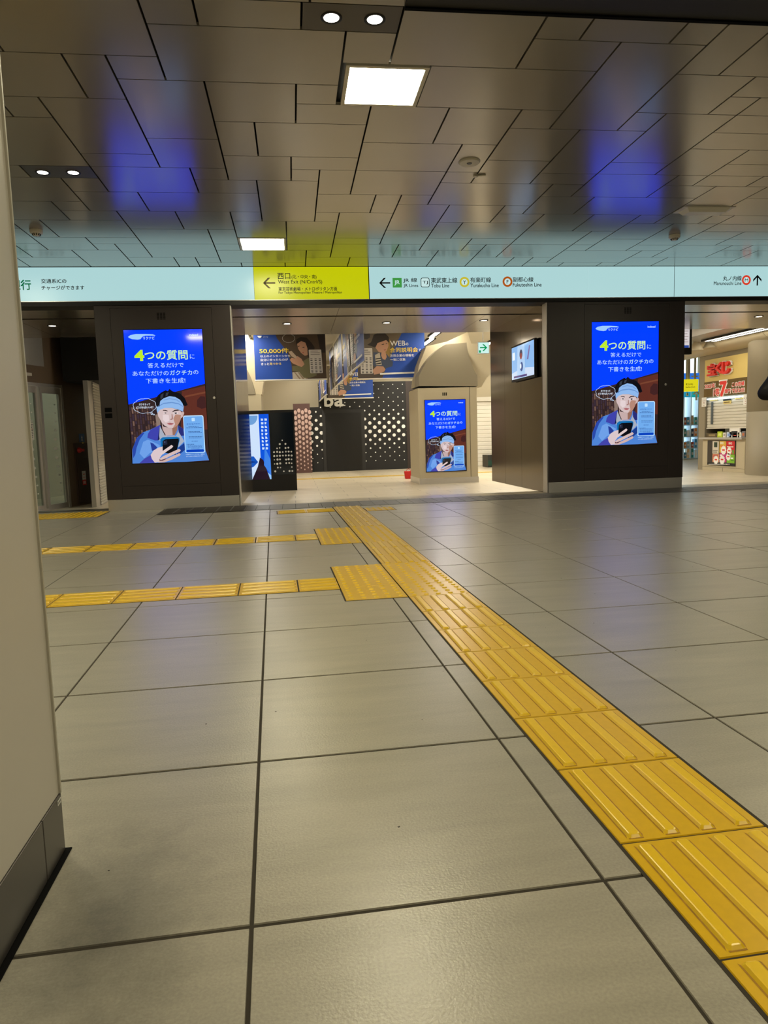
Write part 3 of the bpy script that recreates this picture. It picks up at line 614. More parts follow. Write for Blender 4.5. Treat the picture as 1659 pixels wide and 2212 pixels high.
# ---------------------------------------------------------------- the advert shown on the screens (0.857 x 1.49 m, origin lower left)
AW, AH = 0.857, 1.492
AD_BLUE = emis('advert_blue', (0, 47, 240), 1.8, True)
def ad_uv(px, py):
    v = u = 0.5
    for _ in range(4):
        xl, xr = 266.9 + 21.3 * v, 435 + 19.0 * v
        u = (px - xl) / (xr - xl)
        yt, yb = 711.3 - 1.3 * u, 1002 - 2.7 * u
        v = (py - yt) / (yb - yt)
    return (u * AW, (1 - v) * AH)
za = lambda x, y: ad_uv(255 + x * .13261, 700 + y * .13261)
zb = lambda x, y: ad_uv(265 + x * .12658, 840 + y * .12658)
def clampu(p): return (min(max(p[0], 0), AW), min(max(p[1], 0), AH))
def advert(mb, F, s=1.0):
    lay = [0]
    G = Face(F.o, F.r, F.u)
    def P(c, pts, f=zb):
        lay[0] += 1
        mb.poly(G, [(a * s, b * s) for a, b in (clampu(f(*p)) for p in pts)], 0.00005 * lay[0], EC(*c))
    def T(txt, c, x0, y0, x1, y1, f=zb, bold=0.0):
        lay[0] += 1
        p0, p1, p2 = f(x0, y0), f(x1, y0), f(x0, y1)
        p3 = f(x1, y1)
        mb.text(G, txt, (p0[0] + p2[0]) / 2 * s, (p1[0] + p3[0]) / 2 * s, (p2[1] + p3[1]) / 2 * s, (p0[1] + p1[1]) / 2 * s, 0.00005 * lay[0], EC(*c), bold)
    mb.poly(G, [(0, 0), (AW * s, 0), (AW * s, AH * .62 * s), (0, AH * .62 * s)], 0, EC(52, 36, 36))
    L1, R1 = za(165, 1250), za(1420, 965)
    hb = (L1[1], R1[1])
    k0 = zb(105, 250)[1]; k1 = za(1418, 965)[1]
    lay[0] = 1
    mb.poly(G, [(0, k0 * s), (AW * s, k1 * s), (AW * s, AH * s), (0, AH * s)], 0.00045, AD_BLUE)
    rn = random.Random(3)                                          # shelves and wood panel behind the person
    for i in range(11):
        x = 115 + i * 42; lay[0] += 0
        y = 300
        while y < 900:
            h = rn.choice((60, 90, 120)); g = rn.choice(((92, 68, 60), (70, 50, 48), (46, 34, 38), (120, 92, 80), (60, 46, 60)))
            lay[0] = 1; P(g, [(x + (y - 300) * .1, y), (x + 26 + (y - 300) * .1, y), (x + 26 + (y + h - 300) * .1, y + h - 12), (x + (y + h - 300) * .1, y + h - 12)]); y += h
    lay[0] = 3
    P((96, 46, 36), [(1010, 30), (1425, -60), (1470, 700), (1000, 700)])
    P((120, 66, 46), [(1060, 110), (1420, 40), (1425, 70), (1060, 140)])
    P((66, 34, 34), [(1270, 190), (1330, 120), (1410, 130), (1430, 320), (1350, 340), (1270, 300)])
    P((140, 120, 110), [(560, 430), (640, 420), (650, 610), (590, 640)])
    lay[0] = 12
    # jacket, shirt, neck
    P((78, 132, 214), [(180, 1275), (178, 1030), (250, 830), (350, 735), (480, 690), (640, 610), (700, 760), (900, 760), (950, 620), (1040, 680), (1080, 780), (1240, 900), (1430, 1080), (1488, 1240), (1100, 1262)])
    P((110, 160, 232), [(440, 860), (640, 960), (640, 1010), (560, 1060), (470, 1100), (380, 1190), (300, 1100), (360, 900)])
    P((40, 72, 170), [(250, 830), (350, 735), (380, 745), (300, 860), (250, 1000), (230, 1120), (195, 1180), (180, 1030)])
    P((36, 60, 150), [(480, 910), (530, 930), (600, 1000), (560, 1050), (510, 1060)])
    P((168, 176, 192), [(640, 640), (690, 700), (760, 810), (920, 800), (960, 700), (1000, 800), (1060, 900), (960, 1000), (680, 900), (600, 860)])
    P((198, 172, 170), [(672, 570), (700, 640), (850, 670), (945, 600), (938, 700), (890, 795), (735, 800), (690, 720)])
    P((150, 108, 92), [(850, 668), (945, 610), (938, 700), (895, 790), (860, 790)])
    P((60, 40, 40), [(652, 650), (668, 650), (742, 790), (726, 792)])
    P((62, 66, 172), [(430, 830), (440, 760), (480, 695), (645, 606), (622, 740), (606, 880), (560, 880)])
    P((40, 46, 120), [(950, 622), (1040, 680), (1056, 800), (1004, 806), (962, 740)])
    P((20, 28, 80), [(606, 880), (622, 740), (640, 640), (630, 800), (640, 860)])
    P((26, 60, 140), [(960, 1010), (1060, 930), (1075, 1050), (990, 1120), (930, 1140)])
    # head
    P((204, 176, 172), [(1000, 400), (1040, 384), (1054, 410), (1034, 470), (1000, 500)])
    P((212, 190, 190), [(598, 400), (640, 345), (720, 318), (840, 318), (960, 350), (1003, 385), (1006, 460), (988, 540), (952, 612), (900, 652), (850, 668), (780, 656), (720, 622), (672, 574), (640, 505), (612, 462)])
    P((182, 136, 118), [(905, 430), (1000, 440), (988, 540), (952, 612), (900, 652), (862, 664), (900, 600), (880, 540), (870, 500)])
    P((228, 210, 212), [(690, 430), (790, 440), (800, 540), (740, 570), (690, 520)])
    P((14, 14, 20), [(560, 190), (600, 100), (660, 48), (735, 10), (770, 30), (800, -12), (850, 30), (890, 40), (980, 70), (1060, 150), (1112, 270), (1070, 292), (1030, 270), (1000, 200), (900, 150), (780, 120), (700, 150), (640, 230), (600, 290), (572, 250)])
    P((52, 58, 70), [(650, 90), (700, 60), (690, 130), (640, 190)]); P((52, 58, 70), [(740, 60), (790, 40), (770, 100), (730, 120)])
    P((142, 184, 236), [(584, 300), (620, 215), (700, 150), (800, 114), (900, 130), (980, 180), (1022, 240), (1044, 300), (1034, 388), (960, 348), (840, 316), (720, 318), (645, 345), (598, 402), (584, 350)])
    P((104, 146, 206), [(610, 280), (700, 230), (840, 215), (960, 240), (1030, 290), (1034, 304), (960, 258), (840, 232), (700, 248), (606, 300)])
    P((120, 160, 216), [(700, 175), (800, 150), (920, 170), (990, 220), (980, 226), (910, 184), (800, 164), (700, 190)])
    P((20, 18, 24), [(600, 160), (660, 150), (640, 215), (630, 300), (618, 270), (604, 300), (590, 280), (572, 250)])
    P((50, 34, 36), [(690, 350), (740, 352), (772, 366), (770, 376), (735, 366), (690, 362)]); P((50, 34, 36), [(852, 378), (890, 352), (950, 348), (972, 362), (950, 366), (895, 372), (856, 392)])
    P((236, 228, 230), [(696, 404), (730, 394), (768, 404), (740, 414), (706, 414)]); P((20, 18, 26), [(716, 398), (748, 396), (750, 412), (722, 412)])
    P((236, 228, 230), [(864, 412), (900, 396), (946, 404), (936, 420), (884, 424)]); P((20, 18, 26), [(888, 400), (926, 398), (926, 420), (892, 420)])
    P((160, 116, 108), [(838, 420), (852, 430), (862, 500), (850, 524), (806, 520), (824, 508), (840, 500)])
    P((188, 116, 120), [(760, 586), (810, 572), (840, 580), (878, 584), (846, 616), (800, 614)]); P((96, 50, 56), [(760, 586), (820, 588), (878, 584), (822, 596)])
    # phone and hand
    P((18, 112, 178), [(648, 856), (690, 824), (930, 818), (976, 836), (980, 880), (950, 1010), (915, 1130), (676, 1080)])
    P((10, 12, 20), [(690, 890), (740, 858), (960, 850), (968, 890), (930, 1090), (910, 1136), (690, 1090)])
    P((34, 38, 58), [(694, 892), (764, 878), (772, 950), (704, 960)]); P((70, 76, 110), [(712, 900), (735, 896), (738, 918), (714, 922)])
    P((66, 68, 170), [(300, 1272), (380, 1195), (492, 1128), (520, 1200), (575, 1268)])
    P((218, 198, 202), [(488, 1130), (540, 1050), (620, 1004), (690, 985), (694, 1080), (690, 1118), (640, 1190), (700, 1250), (560, 1266), (510, 1200)])
    P((224, 202, 200), [(650, 1100), (740, 1030), (842, 960), (870, 985), (852, 1012), (760, 1075), (700, 1120), (660, 1136)])
    P((214, 186, 182), [(636, 1202), (700, 1156), (840, 1090), (970, 1032), (1002, 1056), (984, 1082), (840, 1148), (740, 1196), (664, 1220)])
    P((206, 176, 172), [(640, 1238), (780, 1196), (880, 1150), (976, 1108), (1002, 1126), (984, 1152), (860, 1216), (720, 1264), (620, 1266)])
    P((110, 70, 70), [(636, 1204), (664, 1222), (740, 1198), (760, 1204), (690, 1236), (640, 1236)])
    # app card
    def card(x0, x1, y0, y1, c, r=.022):
        lay[0] += 1
        p = [zb(x0[0], y0), zb(x0[1], y0), zb(x1[1], y1), zb(x1[0], y1)]
        a0, a1, b0, b1 = (p[0][0] + p[3][0]) / 2, (p[1][0] + p[2][0]) / 2, p[2][1], p[0][1]
        mb.poly(G, [(a * s, b * s) for a, b in rrect(a0, a1, b0, b1, r)], 0.00005 * lay[0], EC(*c))
    card((1028, 1382), (1082, 1424), 455, 1106, (190, 224, 252)); card((1044, 1368), (1090, 1410), 470, 1094, (112, 172, 238), .016)
    card((1180, 1235), (1182, 1238), 495, 555, (190, 224, 252), .006)
    T('ガクチカ', (16, 62, 150), 1096, 588, 1212, 620, bold=.01)
    for y, a, b_, c in ((598, 1222, 1335, (60, 112, 190)), (644, 1130, 1306, (40, 76, 140)), (666, 1092, 1362, (40, 76, 140)), (730, 1128, 1340, (30, 62, 120)), (752, 1130, 1362, (66, 110, 180)), (824, 1136, 1366, (30, 62, 120)), (846, 1138, 1352, (66, 110, 180)),
                        (900, 1186, 1290, (50, 90, 160)), (955, 1102, 1240, (40, 76, 140)), (975, 1116, 1376, (66, 110, 180)), (994, 1118, 1374, (66, 110, 180)), (1016, 1122, 1370, (66, 110, 180)), (1034, 1180, 1320, (66, 110, 180))):
        x = a
        while x < b_ - 8:
            wd = rn.choice((14, 22, 30)); lay[0] -= 1; P(c, [(x, y - 4), (min(x + wd, b_), y - 4), (min(x + wd, b_), y + 5), (x, y + 5)]); x += wd + 6
    card((1098, 1398), (1098, 1400), 1050, 1090, (6, 66, 190), .012)
    T('※画面はイメージです。実際の', (206, 226, 255), 1086, 1124, 1412, 1142, bold=.01); T('ものとは異なる可能性があります。', (206, 226, 255), 1090, 1156, 1390, 1174, bold=.01)
    # thought bubble
    pts = []
    for i in range(96):
        t = 2 * math.pi * i / 96; q = 1 + .075 * abs(math.sin(4 * t + .5))
        pts.append((382 + 188 * q * math.cos(t), 278 + 124 * q * math.sin(t)))
    for i in range(96):
        p, q = pts[i], pts[(i + 1) % 96]; f = .965
        mm = lambda z: (382 + (z[0] - 382) * f, 278 + (z[1] - 278) * f * .985)
        if i: lay[0] -= 1
        P((206, 228, 255), [p, q, mm(q), mm(p)])
    for cx, cy, r in ((504, 412, 20), (540, 430, 12)):
        P((206, 228, 255), [(cx + r * math.cos(i * .524), cy + r * math.sin(i * .524)) for i in range(12)])
    P((70, 60, 70), [(504 + 11 * math.cos(i * .524), 412 + 11 * math.sin(i * .524)) for i in range(12)])
    T('ガクチカって', (226, 238, 255), 285, 232, 472, 268, bold=.02); T('どうすればいいの？', (226, 238, 255), 238, 284, 528, 322, bold=.02)
    # headline block
    P((160, 204, 252), [(165, 195), (200, 168), (290, 150), (440, 150), (560, 156), (604, 172), (600, 178), (450, 176), (404, 188), (384, 206), (366, 232), (320, 241), (232, 232), (180, 212)], za)
    T('リクナビ', (180, 216, 255), 408, 192, 590, 238, za, .02); T('indeed', (190, 222, 255), 1150, 150, 1296, 184, za, .02)
    T('4', (190, 236, 40), 278, 415, 418, 578, za, .05)
    T('つの質問', (206, 244, 150), 436, 415, 1128, 570, za, .016)
    T('に', (190, 222, 255), 1166, 482, 1242, 554, za)
    T('答えるだけで', (186, 220, 255), 482, 618, 1066, 696, za, .006)
    T('あなただけの', (186, 220, 255), 242, 750, 822, 826, za, .006); T('ガクチカ', (196, 240, 200), 842, 742, 1204, 818, za, .008); T('の', (186, 220, 255), 1226, 746, 1306, 808, za, .006)
    T('下書きを生成!', (186, 220, 255), 456, 868, 1094, 952, za, .006)

# ---------------------------------------------------------------- the two dark pillars with screens
def pillar(label, X0, X1, dx0, dx1, sx0, sz0, lock_px, grille_px, seam_z, steel_side, vent=None, depth=10.9, screen_label=''):
    t = thing('advertising_pillar', label, 'pillar', ((X0 + X1) / 2, YF, 0), 'dark pillars with screens')
    mb = MB(); mb.box(X0, YF + .018, .132, X1, depth, 2.30, M['pillar'])
    dz0, dz1 = 0.158, 2.262; sx1, sz1 = sx0 + AW, sz0 + AH
    g = .0025
    mb.box(X0, YF, .132, dx0 - g, YF + .018, 2.30, M['pillar']); mb.box(dx1 + g, YF, .132, X1, YF + .018, 2.30, M['pillar'])
    mb.box(dx0 - g, YF, dz1 + g, dx1 + g, YF + .018, 2.30, M['pillar'])
    mb.box(dx0 - g, YF + .012, .132, dx1 + g, YF + .016, dz1 + g, M['gap'])
    mb.build('body', t, bevel=.002)
    mb = MB()
    mb.box(dx0, YF, .136, dx1, YF + .012, seam_z - .0025, M['pillar']); mb.build('lower_panel', t)
    mb = MB(); b = .006
    for a in ((dx0, seam_z, sx0 - b, dz1), (sx1 + b, seam_z, dx1, dz1), (sx0 - b, seam_z, sx1 + b, sz0 - b), (sx0 - b, sz1 + b, sx1 + b, dz1)):
        mb.box(a[0], YF, a[1], a[2], YF + .012, a[3], M['pillar'])
    d = mb.build('door_panel', t)
    a0, b0 = FS.at(lock_px[0], lock_px[1])
    mb = MB(); mb.lathe((a0, YF + .001, b0), [(.0155, 0), (.0155, .002), (.0125, .004), (.006, .0042)], M['steel'], 24, axis=(0, -1, 0)); k = mb.build('lock', t); k.parent = d
    gx0, gz1 = FS.at(grille_px[0], grille_px[1]); gx1, gz0 = FS.at(grille_px[2], grille_px[3])
    mb = MB()
    for c in range(3):
        w_ = (gx1 - gx0) / 3
        for r in range(6):
            h = (gz1 - gz0) / 6
            mb.box(gx0 + c * w_ + .004, YF - .0006, gz0 + r * h + .002, gx0 + (c + 1) * w_ - .004, YF + .001, gz0 + (r + 1) * h - .003, M['gap'])
    k = mb.build('speaker_grille', t); k.parent = d
    FA = Face((sx0, YF + .006, sz0), (1, 0, 0))
    mb = MB(); mb.box(sx0 - b, YF + .0065, sz0 - b, sx1 + b, YF + .011, sz1 + b, M['gap']); advert(mb, FA); k = mb.build('screen', t); k['label'] = screen_label
    if vent:
        va, vb = FS.at(vent[0], vent[1]); vc, vd = FS.at(vent[2], vent[3]); mz = (vb + vd) / 2
        mb = MB(); mb.box(va, YF - .001, mz + .008, vc, YF + .002, vb, M['gap']); mb.box(va, YF - .001, vd, vc, YF + .002, mz - .006, M['gap']); mb.build('side_vent', t)
    mb = MB(); mb.box(X0 + .004, YF + .004, 0, X1 - .004, depth, .131, M['steel']); mb.build('plinth', t, bevel=.002)
    mb = MB()
    xs = X1 if steel_side > 0 else X0; o = .012 * steel_side
    for y0, y1 in ((YF + .02, YF + .16), (YF + .165, YF + 1.0), (YF + 1.004, YF + 1.75), (YF + 1.754, depth)):
        x_a, x_b = sorted((xs, xs + o)); mb.box(x_a, y0, .003, x_b, y1, ZS, M['steel'] if y0 < YF + .1 else M['polish'])
    mb.build('steel_side_cladding', t)
    return t
pL = pillar('dark brown pillar with an advert screen left of the passage', -2.126, -0.645, FS.at(237, 667)[0], FS.at(456, 668)[0], -1.825, .535, (462.5, 859.5), (337.6, 675, 358.5, 690.5), 0.282, 1, (226, 881, 243, 903),
            screen_label='bright screen showing a blue advert with a headband wearer holding a phone')
pR = pillar('dark brown pillar with an advert screen right of the passage', 3.092, 4.842, FS.at(1263, 656)[0], FS.at(1446.6, 653)[0], 3.648, .562, (1438, 830.5), (1348, 663.6, 1364.5, 677.5), 0.285, -1,
            screen_label='bright screen showing a blue advert, the right one of the two pillar screens')

# dark grating in front of the left pillar
t = thing('floor_grating', 'dark floor grating in front of the left pillar', 'grating', (-1.0, 8.05, 0.003))
mb = MB(); mb.box(-1.468, 7.80, .0035, -.56, 8.40, .0045, M['gap']); mb.build('tray', t)
mb = MB()
for k in range(7): mb.box(-1.468 + k * .1513 - .006, 7.80, .0045, -1.468 + k * .1513 + .006, 8.40, .009, M['band'])
for k in range(24): mb.box(-1.468, 7.80 + k * .0261, .0045, -.56, 7.80 + k * .0261 + .008, .008, M['ceil_dark'])
mb.build('bars', t)

# glowing panel standing in for a screen reflection on the right pillar's side
FR = Face((3.08, 0, 0), (0, -1, 0), (0, 0, 1))                      # faces left (-x)
c = [FR.at(1112, 738), FR.at(1161, 738), FR.at(1161, 803), FR.at(1112, 811)]
a0, a1 = c[0][0], c[1][0]; b1 = (c[0][1] + c[1][1]) / 2; b0 = (c[2][1] + c[3][1]) / 2
b0, b1 = 1.47, 1.90
t = thing('screen_reflection_panel', 'glowing panel imitating a blue screen reflection on the polished side of the right pillar', 'monitor', FR.pt((a0 + a1) / 2, b0, .03))
mb = MB(); mb.fbox(FR, a0 - .02, b0 - .03, a1 + .02, b1 + .02, .013, .045, M['black']); mb.build('casing', t)
mb = MB(); mb.poly(FR, [(a0, b0), (a1, b0), (a1, b1), (a0, b1)], .0455, EC(122, 176, 232, True))
W_, H_ = a1 - a0, b1 - b0
def mp(u, v): return (a0 + u * W_, b0 + v * H_)
mb.poly(FR, [mp(0, 0), mp(1, 0), mp(1, .22), mp(.5, .3), mp(0, .2)], .0458, EC(196, 214, 240))
mb.poly(FR, [mp(.25, .0), mp(.62, .0), mp(.6, .98), mp(.28, .98)], .0461, EC(170, 204, 240))
mb.disc(FR, *mp(.44, .72), .2 * H_ * .7, .0464, EC(34, 54, 92), 24); mb.disc(FR, *mp(.44, .66), .1 * H_, .0466, EC(150, 64, 64), 20)
mb.disc(FR, *mp(.46, .34), .14 * H_, .0464, EC(30, 70, 140), 24); mb.disc(FR, *mp(.42, .36), .08 * H_, .0466, EC(226, 236, 246), 20)
mb.poly(FR, [mp(.7, .5), mp(.8, .9), mp(.84, .88), mp(.76, .5)], .0464, EC(110, 80, 150))
mb.poly(FR, [mp(.04, .6), mp(.16, .6), mp(.16, .84), mp(.04, .84)], .0464, EC(224, 236, 246)); mb.poly(FR, [mp(.1, .04), mp(.7, .02), mp(.7, .08), mp(.1, .1)], .0468, EC(60, 40, 120))
mb.build('display', t)
# ---------------------------------------------------------------- left: glass doors, hydrant cabinet, shutter
A_, B_ = onZ(77, 1108, -.25), onZ(157, 1094.5, -.25)
FD = Face(A_, (B_ - A_), (0, 0, 1))
def fbx(F, x0, y0, x1, y1):
    """rectangle of a face from two opposite corners in the photograph"""
    p0, p1, p2, p3 = F.at(x0, y0), F.at(x1, y0), F.at(x0, y1), F.at(x1, y1)
    return p0, p1, p3, p2
uB = FD.at(157, 1094)[0]; uE = FD.at(205, 1000)[0]; uL = -2.2
dt = FD.at(90, 828)[1]                                            # top of the door frame
du0, dum, du1 = FD.at(51, 900)[0], FD.at(93, 960)[0], FD.at(143, 960)[0]
mb = MB()
mb.fbox(FD, uL, dt, uB, 3.3, -.05, 0, M['brown']); mb.fbox(FD, du1, 0, uE, 3.3, -.05, 0, M['brown'])
mb.fbox(FD, uL, 0, uB + 3.8, 2.6, -1.9, -1.8, M['cream']); mb.fbox(FD, uL, .001, uB + 3.8, .004, -1.8, -.06, M['hall_floor']); mb.fbox(FD, uL, 2.45, uB + 3.8, 2.55, -1.8, -.06, M['offwhite'])
struct(mb.build('wall_back_left'))
mb = MB(); mb.fbox(FD, -.6, 2.42, uB + 3.2, 2.449, -1.25, -.95, E['room']); tag(mb.build('room_lamp'), 'lamp in the room behind the glass doors at the far left', 'ceiling lamp')
mb = MB(); a = FD.at(94.5, 792); b_ = FD.at(89, 726)
mb.fbox(FD, uL, a[1], a[0], 3.2, 0.0, .006, M['steel']); struct(mb.build('trim_8'))
t = thing('glass_door', 'pair of glass sliding doors with frosted dots at the far left', 'door', FD.pt(du0, 0))
mb = MB()
mb.fbox(FD, uL, dt - .05, du1, dt, -.02, .01, M['steel']); mb.fbox(FD, du1 - .05, 0.006, du1, dt - .05, -.02, .012, M['steel']); mb.fbox(FD, uL, 0.006, du1, .035, -.03, .004, M['steel']); mb.build('door_frame', t)
for (g0, g1, o) in ((uL + .02, dum - .006, -.045), (dum + .006, du1 - .052, -.015)):
    mb = MB(); q = .055
    mb.fbox(FD, g0, .036, g0 + q, dt - .052, o - .02, o + .02, M['steel']); mb.fbox(FD, g1 - q, .036, g1, dt - .052, o - .02, o + .02, M['steel'])
    mb.fbox(FD, g0 + q, dt - .15, g1 - q, dt - .052, o - .02, o + .02, M['steel']); mb.fbox(FD, g0 + q, .036, g1 - q, .09, o - .02, o + .02, M['steel'])
    leaf = mb.build('door_leaf', t)
    mb = MB(); mb.fbox(FD, g0 + q, .09, g1 - q, dt - .15, o - .003, o + .003, M['glass']); k = mb.build('pane', t); k.parent = leaf
    mb = MB()
    for c in range(3):
        cx = g1 - q - .12 - .26 * c
        if cx < g0 + q + .03: continue
        z = .28 + .05 * (c % 2)
        while z < dt - .25:
            r = .010 + .020 * math.exp(-((z - .95) / .42) ** 2)
            mb.disc(FD, cx + .03 * math.sin(z * 5 + c), z, r * 1.7, o + .004, M['frost'], 16, r * .95); z += .12 + r * .9
    k = mb.build('frosted_dots', t); k.parent = leaf
mb = MB(); p = FD.at(57, 810); mb.fbox(FD, p[0] - .12, p[1] - .015, p[0] + .045, p[1] + .03, 0, .06, M['white']); tag(mb.build('door_sensor'), 'small white motion sensor above the glass doors', 'sensor')
c = fbx(FD, 60, 913, 74, 950)
t = thing('notice', 'white printed notice taped to the left glass door', 'notice', FD.pt(c[0][0], c[3][1], .0))
a0, a1, b0, b1 = c[0][0], c[1][0], c[2][1], c[0][1]
mb = MB(); mb.poly(FD, [(a0, b0), (a1, b0), (a1, b1), (a0, b1)], -.022, M['paper'], .001); mb.build('paper', t)
mb = MB()
for k in range(9): mb.poly(FD, [(a0 + .01, b1 - .03 - k * .024), (a1 - .012 - .008 * (k % 3), b1 - .03 - k * .024), (a1 - .012 - .008 * (k % 3), b1 - .02 - k * .024), (a0 + .01, b1 - .02 - k * .024)], -.0215, M['ink'] if k != 3 else PC(120, 70, 60))
mb.build('print', t)
# hydrant cabinet set in the brown wall
c0 = FD.at(163, 958); c1 = FD.at(183, 957)
ha, hb_, hz = FD.at(161, 1000)[0], FD.at(196, 1000)[0], FD.at(170, 957)[1]
t = thing('fire_hydrant_cabinet', 'dark brown fire hydrant cabinet with a red alarm lamp between doors and shutter', 'hydrant cabinet', FD.pt(ha, 0))
mb = MB(); mb.fbox(FD, ha, 0.03, hb_, hz, 0, .03, M['brown2']); mb.build('body', t, bevel=.004)
zl = FD.at(172, 989)[1]
mb = MB(); mb.fbox(FD, ha + .03, .06, hb_ - .03, zl, .03, .042, M['brown2']); d = mb.build('door', t, bevel=.003)
mb = MB(); pz = FD.at(186, 1015); q = FD.pt(hb_ - .07, pz[1], .042); mb.tube(q, q + FD.n * .05, .018, M['ceil_dark']); mb.tube(q + FD.n * .05 - FD.r * .03, q + FD.n * .05 + FD.r * .05, .012, M['ceil_dark']); k = mb.build('handle', t); k.parent = d
p = FD.at(157, 973); p = (ha + .10, p[1])
mb = MB(); mb.lathe(FD.pt(p[0], p[1], .03), [(.045, 0), (.042, .02), (.026, .05), (.006, .058)], M['red'], 24, axis=FD.n); k = mb.build('alarm_lamp', t)
mb = MB(); mb.fbox(FD, p[0] + .07, p[1] - .025, p[0] + .15, p[1] + .02, .03, .032, M['red']); mb.build('red_label', t)
mb = MB(); mb.lathe(FD.pt(p[0] + .12, p[1] + .12, .03), [(.016, 0), (.012, .012)], M['gold'], 16, axis=FD.n); mb.build('call_button', t)
z0, z1 = FD.at(168, 1049)[1], FD.at(168, 1018)[1]
mb = MB(); mb.poly(FD, [(ha + .12, z0 + .09), (ha + .22, z0 + .09), (ha + .22, z1), (ha + .12, z1)], .043, M['paper'], .0008); mb.poly(FD, [(ha + .12, z0), (ha + .22, z0), (ha + .22, z0 + .088), (ha + .12, z0 + .088)], .043, M['redprint'], .0008)
for k in range(3): mb.poly(FD, [(ha + .14, z1 - .06 - .05 * k), (ha + .20, z1 - .06 - .05 * k), (ha + .20, z1 - .05 - .05 * k), (ha + .14, z1 - .05 - .05 * k)], .0436, M['redprint'])
for k in range(3): mb.poly(FD, [(ha + .135 + .027 * k, z0 + .02), (ha + .15 + .027 * k, z0 + .02), (ha + .15 + .027 * k, z0 + .07), (ha + .135 + .027 * k, z0 + .07)], .0436, M['paper'])
k = mb.build('sticker', t); k.parent = d
c = fbx(FD, 171.5, 937, 180, 955)
t = thing('wall_sign', 'small blue sign with white triangles on the brown wall above the hydrant cabinet', 'sign', FD.pt(c[3][0], c[3][1]))
a0, a1, b0, b1 = c[0][0] - .02, c[1][0] + .02, c[3][1], c[0][1]
mb = MB(); mb.fbox(FD, a0, b0, a1, b1, 0, .003, PC(70, 100, 140)); mb.build('plate', t)
mb = MB()
for z in (b0 + .025, b1 - .075): mb.poly(FD, [((a0 + a1) / 2 - .022, z), ((a0 + a1) / 2 + .022, z), ((a0 + a1) / 2, z + .05)], .0036, M['paper'])
mb.build('triangles', t)
# post and roller shutter
p0, p1 = onZ(199, 1096, -.25), onZ(214, 1093.8, -.25)
zt = EYE.z + (958 - 832) / F_PX * 12.2
t = thing('roller_shutter', 'closed cream roller shutter behind the left pillar', 'shutter', (p1.x, p1.y, -.25))
mb = MB(); mb.box(p0.x - .0, p0.y, -.25, p1.x, p0.y + .30, zt, M['steel']); mb.build('guide_post', t)
S0 = Vector((p1.x, p1.y + .12, 0)); S1 = onZ(240, 1080, -.25); S1.z = 0
FSH = Face(S0, S1 - S0)
mb = MB(); ln = 2.0; z = -.25; n = 0
prof = []
while z < zt:
    prof += [(z, 0), (z + .012, .010), (z + .034, .010), (z + .046, 0)]; z += .046
vs = []
for zz, dd in prof: vs += [FSH.pt(0, zz, dd), FSH.pt(ln, zz, dd)]
mb.add(vs, [(2 * i, 2 * i + 1, 2 * i + 3, 2 * i + 2) for i in range(len(prof) - 1)], M['offwhite']); mb.build('slats', t)
mb = MB(); q = FD.at(160, 900); mb.box(p0.x - .30, p0.y + .02, zt, -2.0, p0.y + 2.2, 3.2, M['black'])
struct(mb.build('trim_6'))

# ---------------------------------------------------------------- the hall behind
YB = 21.3
mb = MB(); mb.box(-10, YB, -.3, 26, YB + .2, 3.3, M['beige']); struct(mb.build('wall_back'))
mb = MB()
mb.box(-10, 11.0, ZH, 26, YB, ZH + .1, M['offwhite'])
struct(mb.build('ceiling'))
FB = Face((0, 20.9, 0), (1, 0, 0))
def X_at(px, py, Y): return onY(px, py, Y).x
# ceiling line lamps
def line_lamp(x, y0, y1, label, ZH=ZH, m=None):
    t = thing('line_lamp', label, 'ceiling lamp', (x, (y0 + y1) / 2, ZH), 'hall line lamps')
    mb = MB(); mb.box(x - .10, y0, ZH - .035, x - .055, y1, ZH - .0, M['black']); mb.box(x + .055, y0, ZH - .035, x + .10, y1, ZH - .0, M['black']); mb.build('rail', t)
    mb = MB(); mb.box(x - .055, y0 + .02, ZH - .03, x + .055, y1 - .02, ZH - .012, m or E['line']); mb.build('tube', t)
line_lamp(onZ(918, 735, ZH).x, 13.6, 16.2, 'bright line lamp on the hall ceiling beside the large web briefing banner')
line_lamp(onZ(1045, 745, ZH).x, 14.4, 18.6, 'bright line lamp on the hall ceiling above the green exit sign')
line_lamp(onZ(1070, 743, ZH).x, 14.0, 17.6, 'bright line lamp on the hall ceiling right of the green exit sign')
line_lamp(onZ(536, 735, ZH).x, 13.6, 17.0, 'bright line lamp on the hall ceiling left of the fifty thousand banner')
XL = onZ(1617, 1022.3, -.25).x
xl1 = onZ(1528, 726, ZH).x; xl2 = onZ(1543, 731, ZH).x
ZBOOTH = 2.53
line_lamp(8.60, 11.4, 14.15, 'left one of two long line lamps on the ceiling before the lottery booth', ZBOOTH, E['line2'])
line_lamp(8.78, 11.4, 14.2, 'right one of two long line lamps on the ceiling before the lottery booth', ZBOOTH, E['line2'])
for k, x in enumerate((-4.5, -1.5, 1.5, 5.2, 6.6)): line_lamp(x, 11.4, 13.2, 'unseen line lamp added behind the soffit to brighten the hall')  # extra lamps out of sight, added to brighten the hall

line_lamp(0.35, 17.4, 20.4, 'unseen line lamp added behind the hanging banners to brighten the dotted shop'); line_lamp(3.3, 16.6, 20.4, 'unseen line lamp added behind the hanging banners to brighten the dotted shop')  # unseen lamps put in to lift the dark shop front
line_lamp(6.2, 18.6, 20.6, 'line lamp added near the back of the hall to brighten the white shutter')  # added lamp to lift the dim shutter
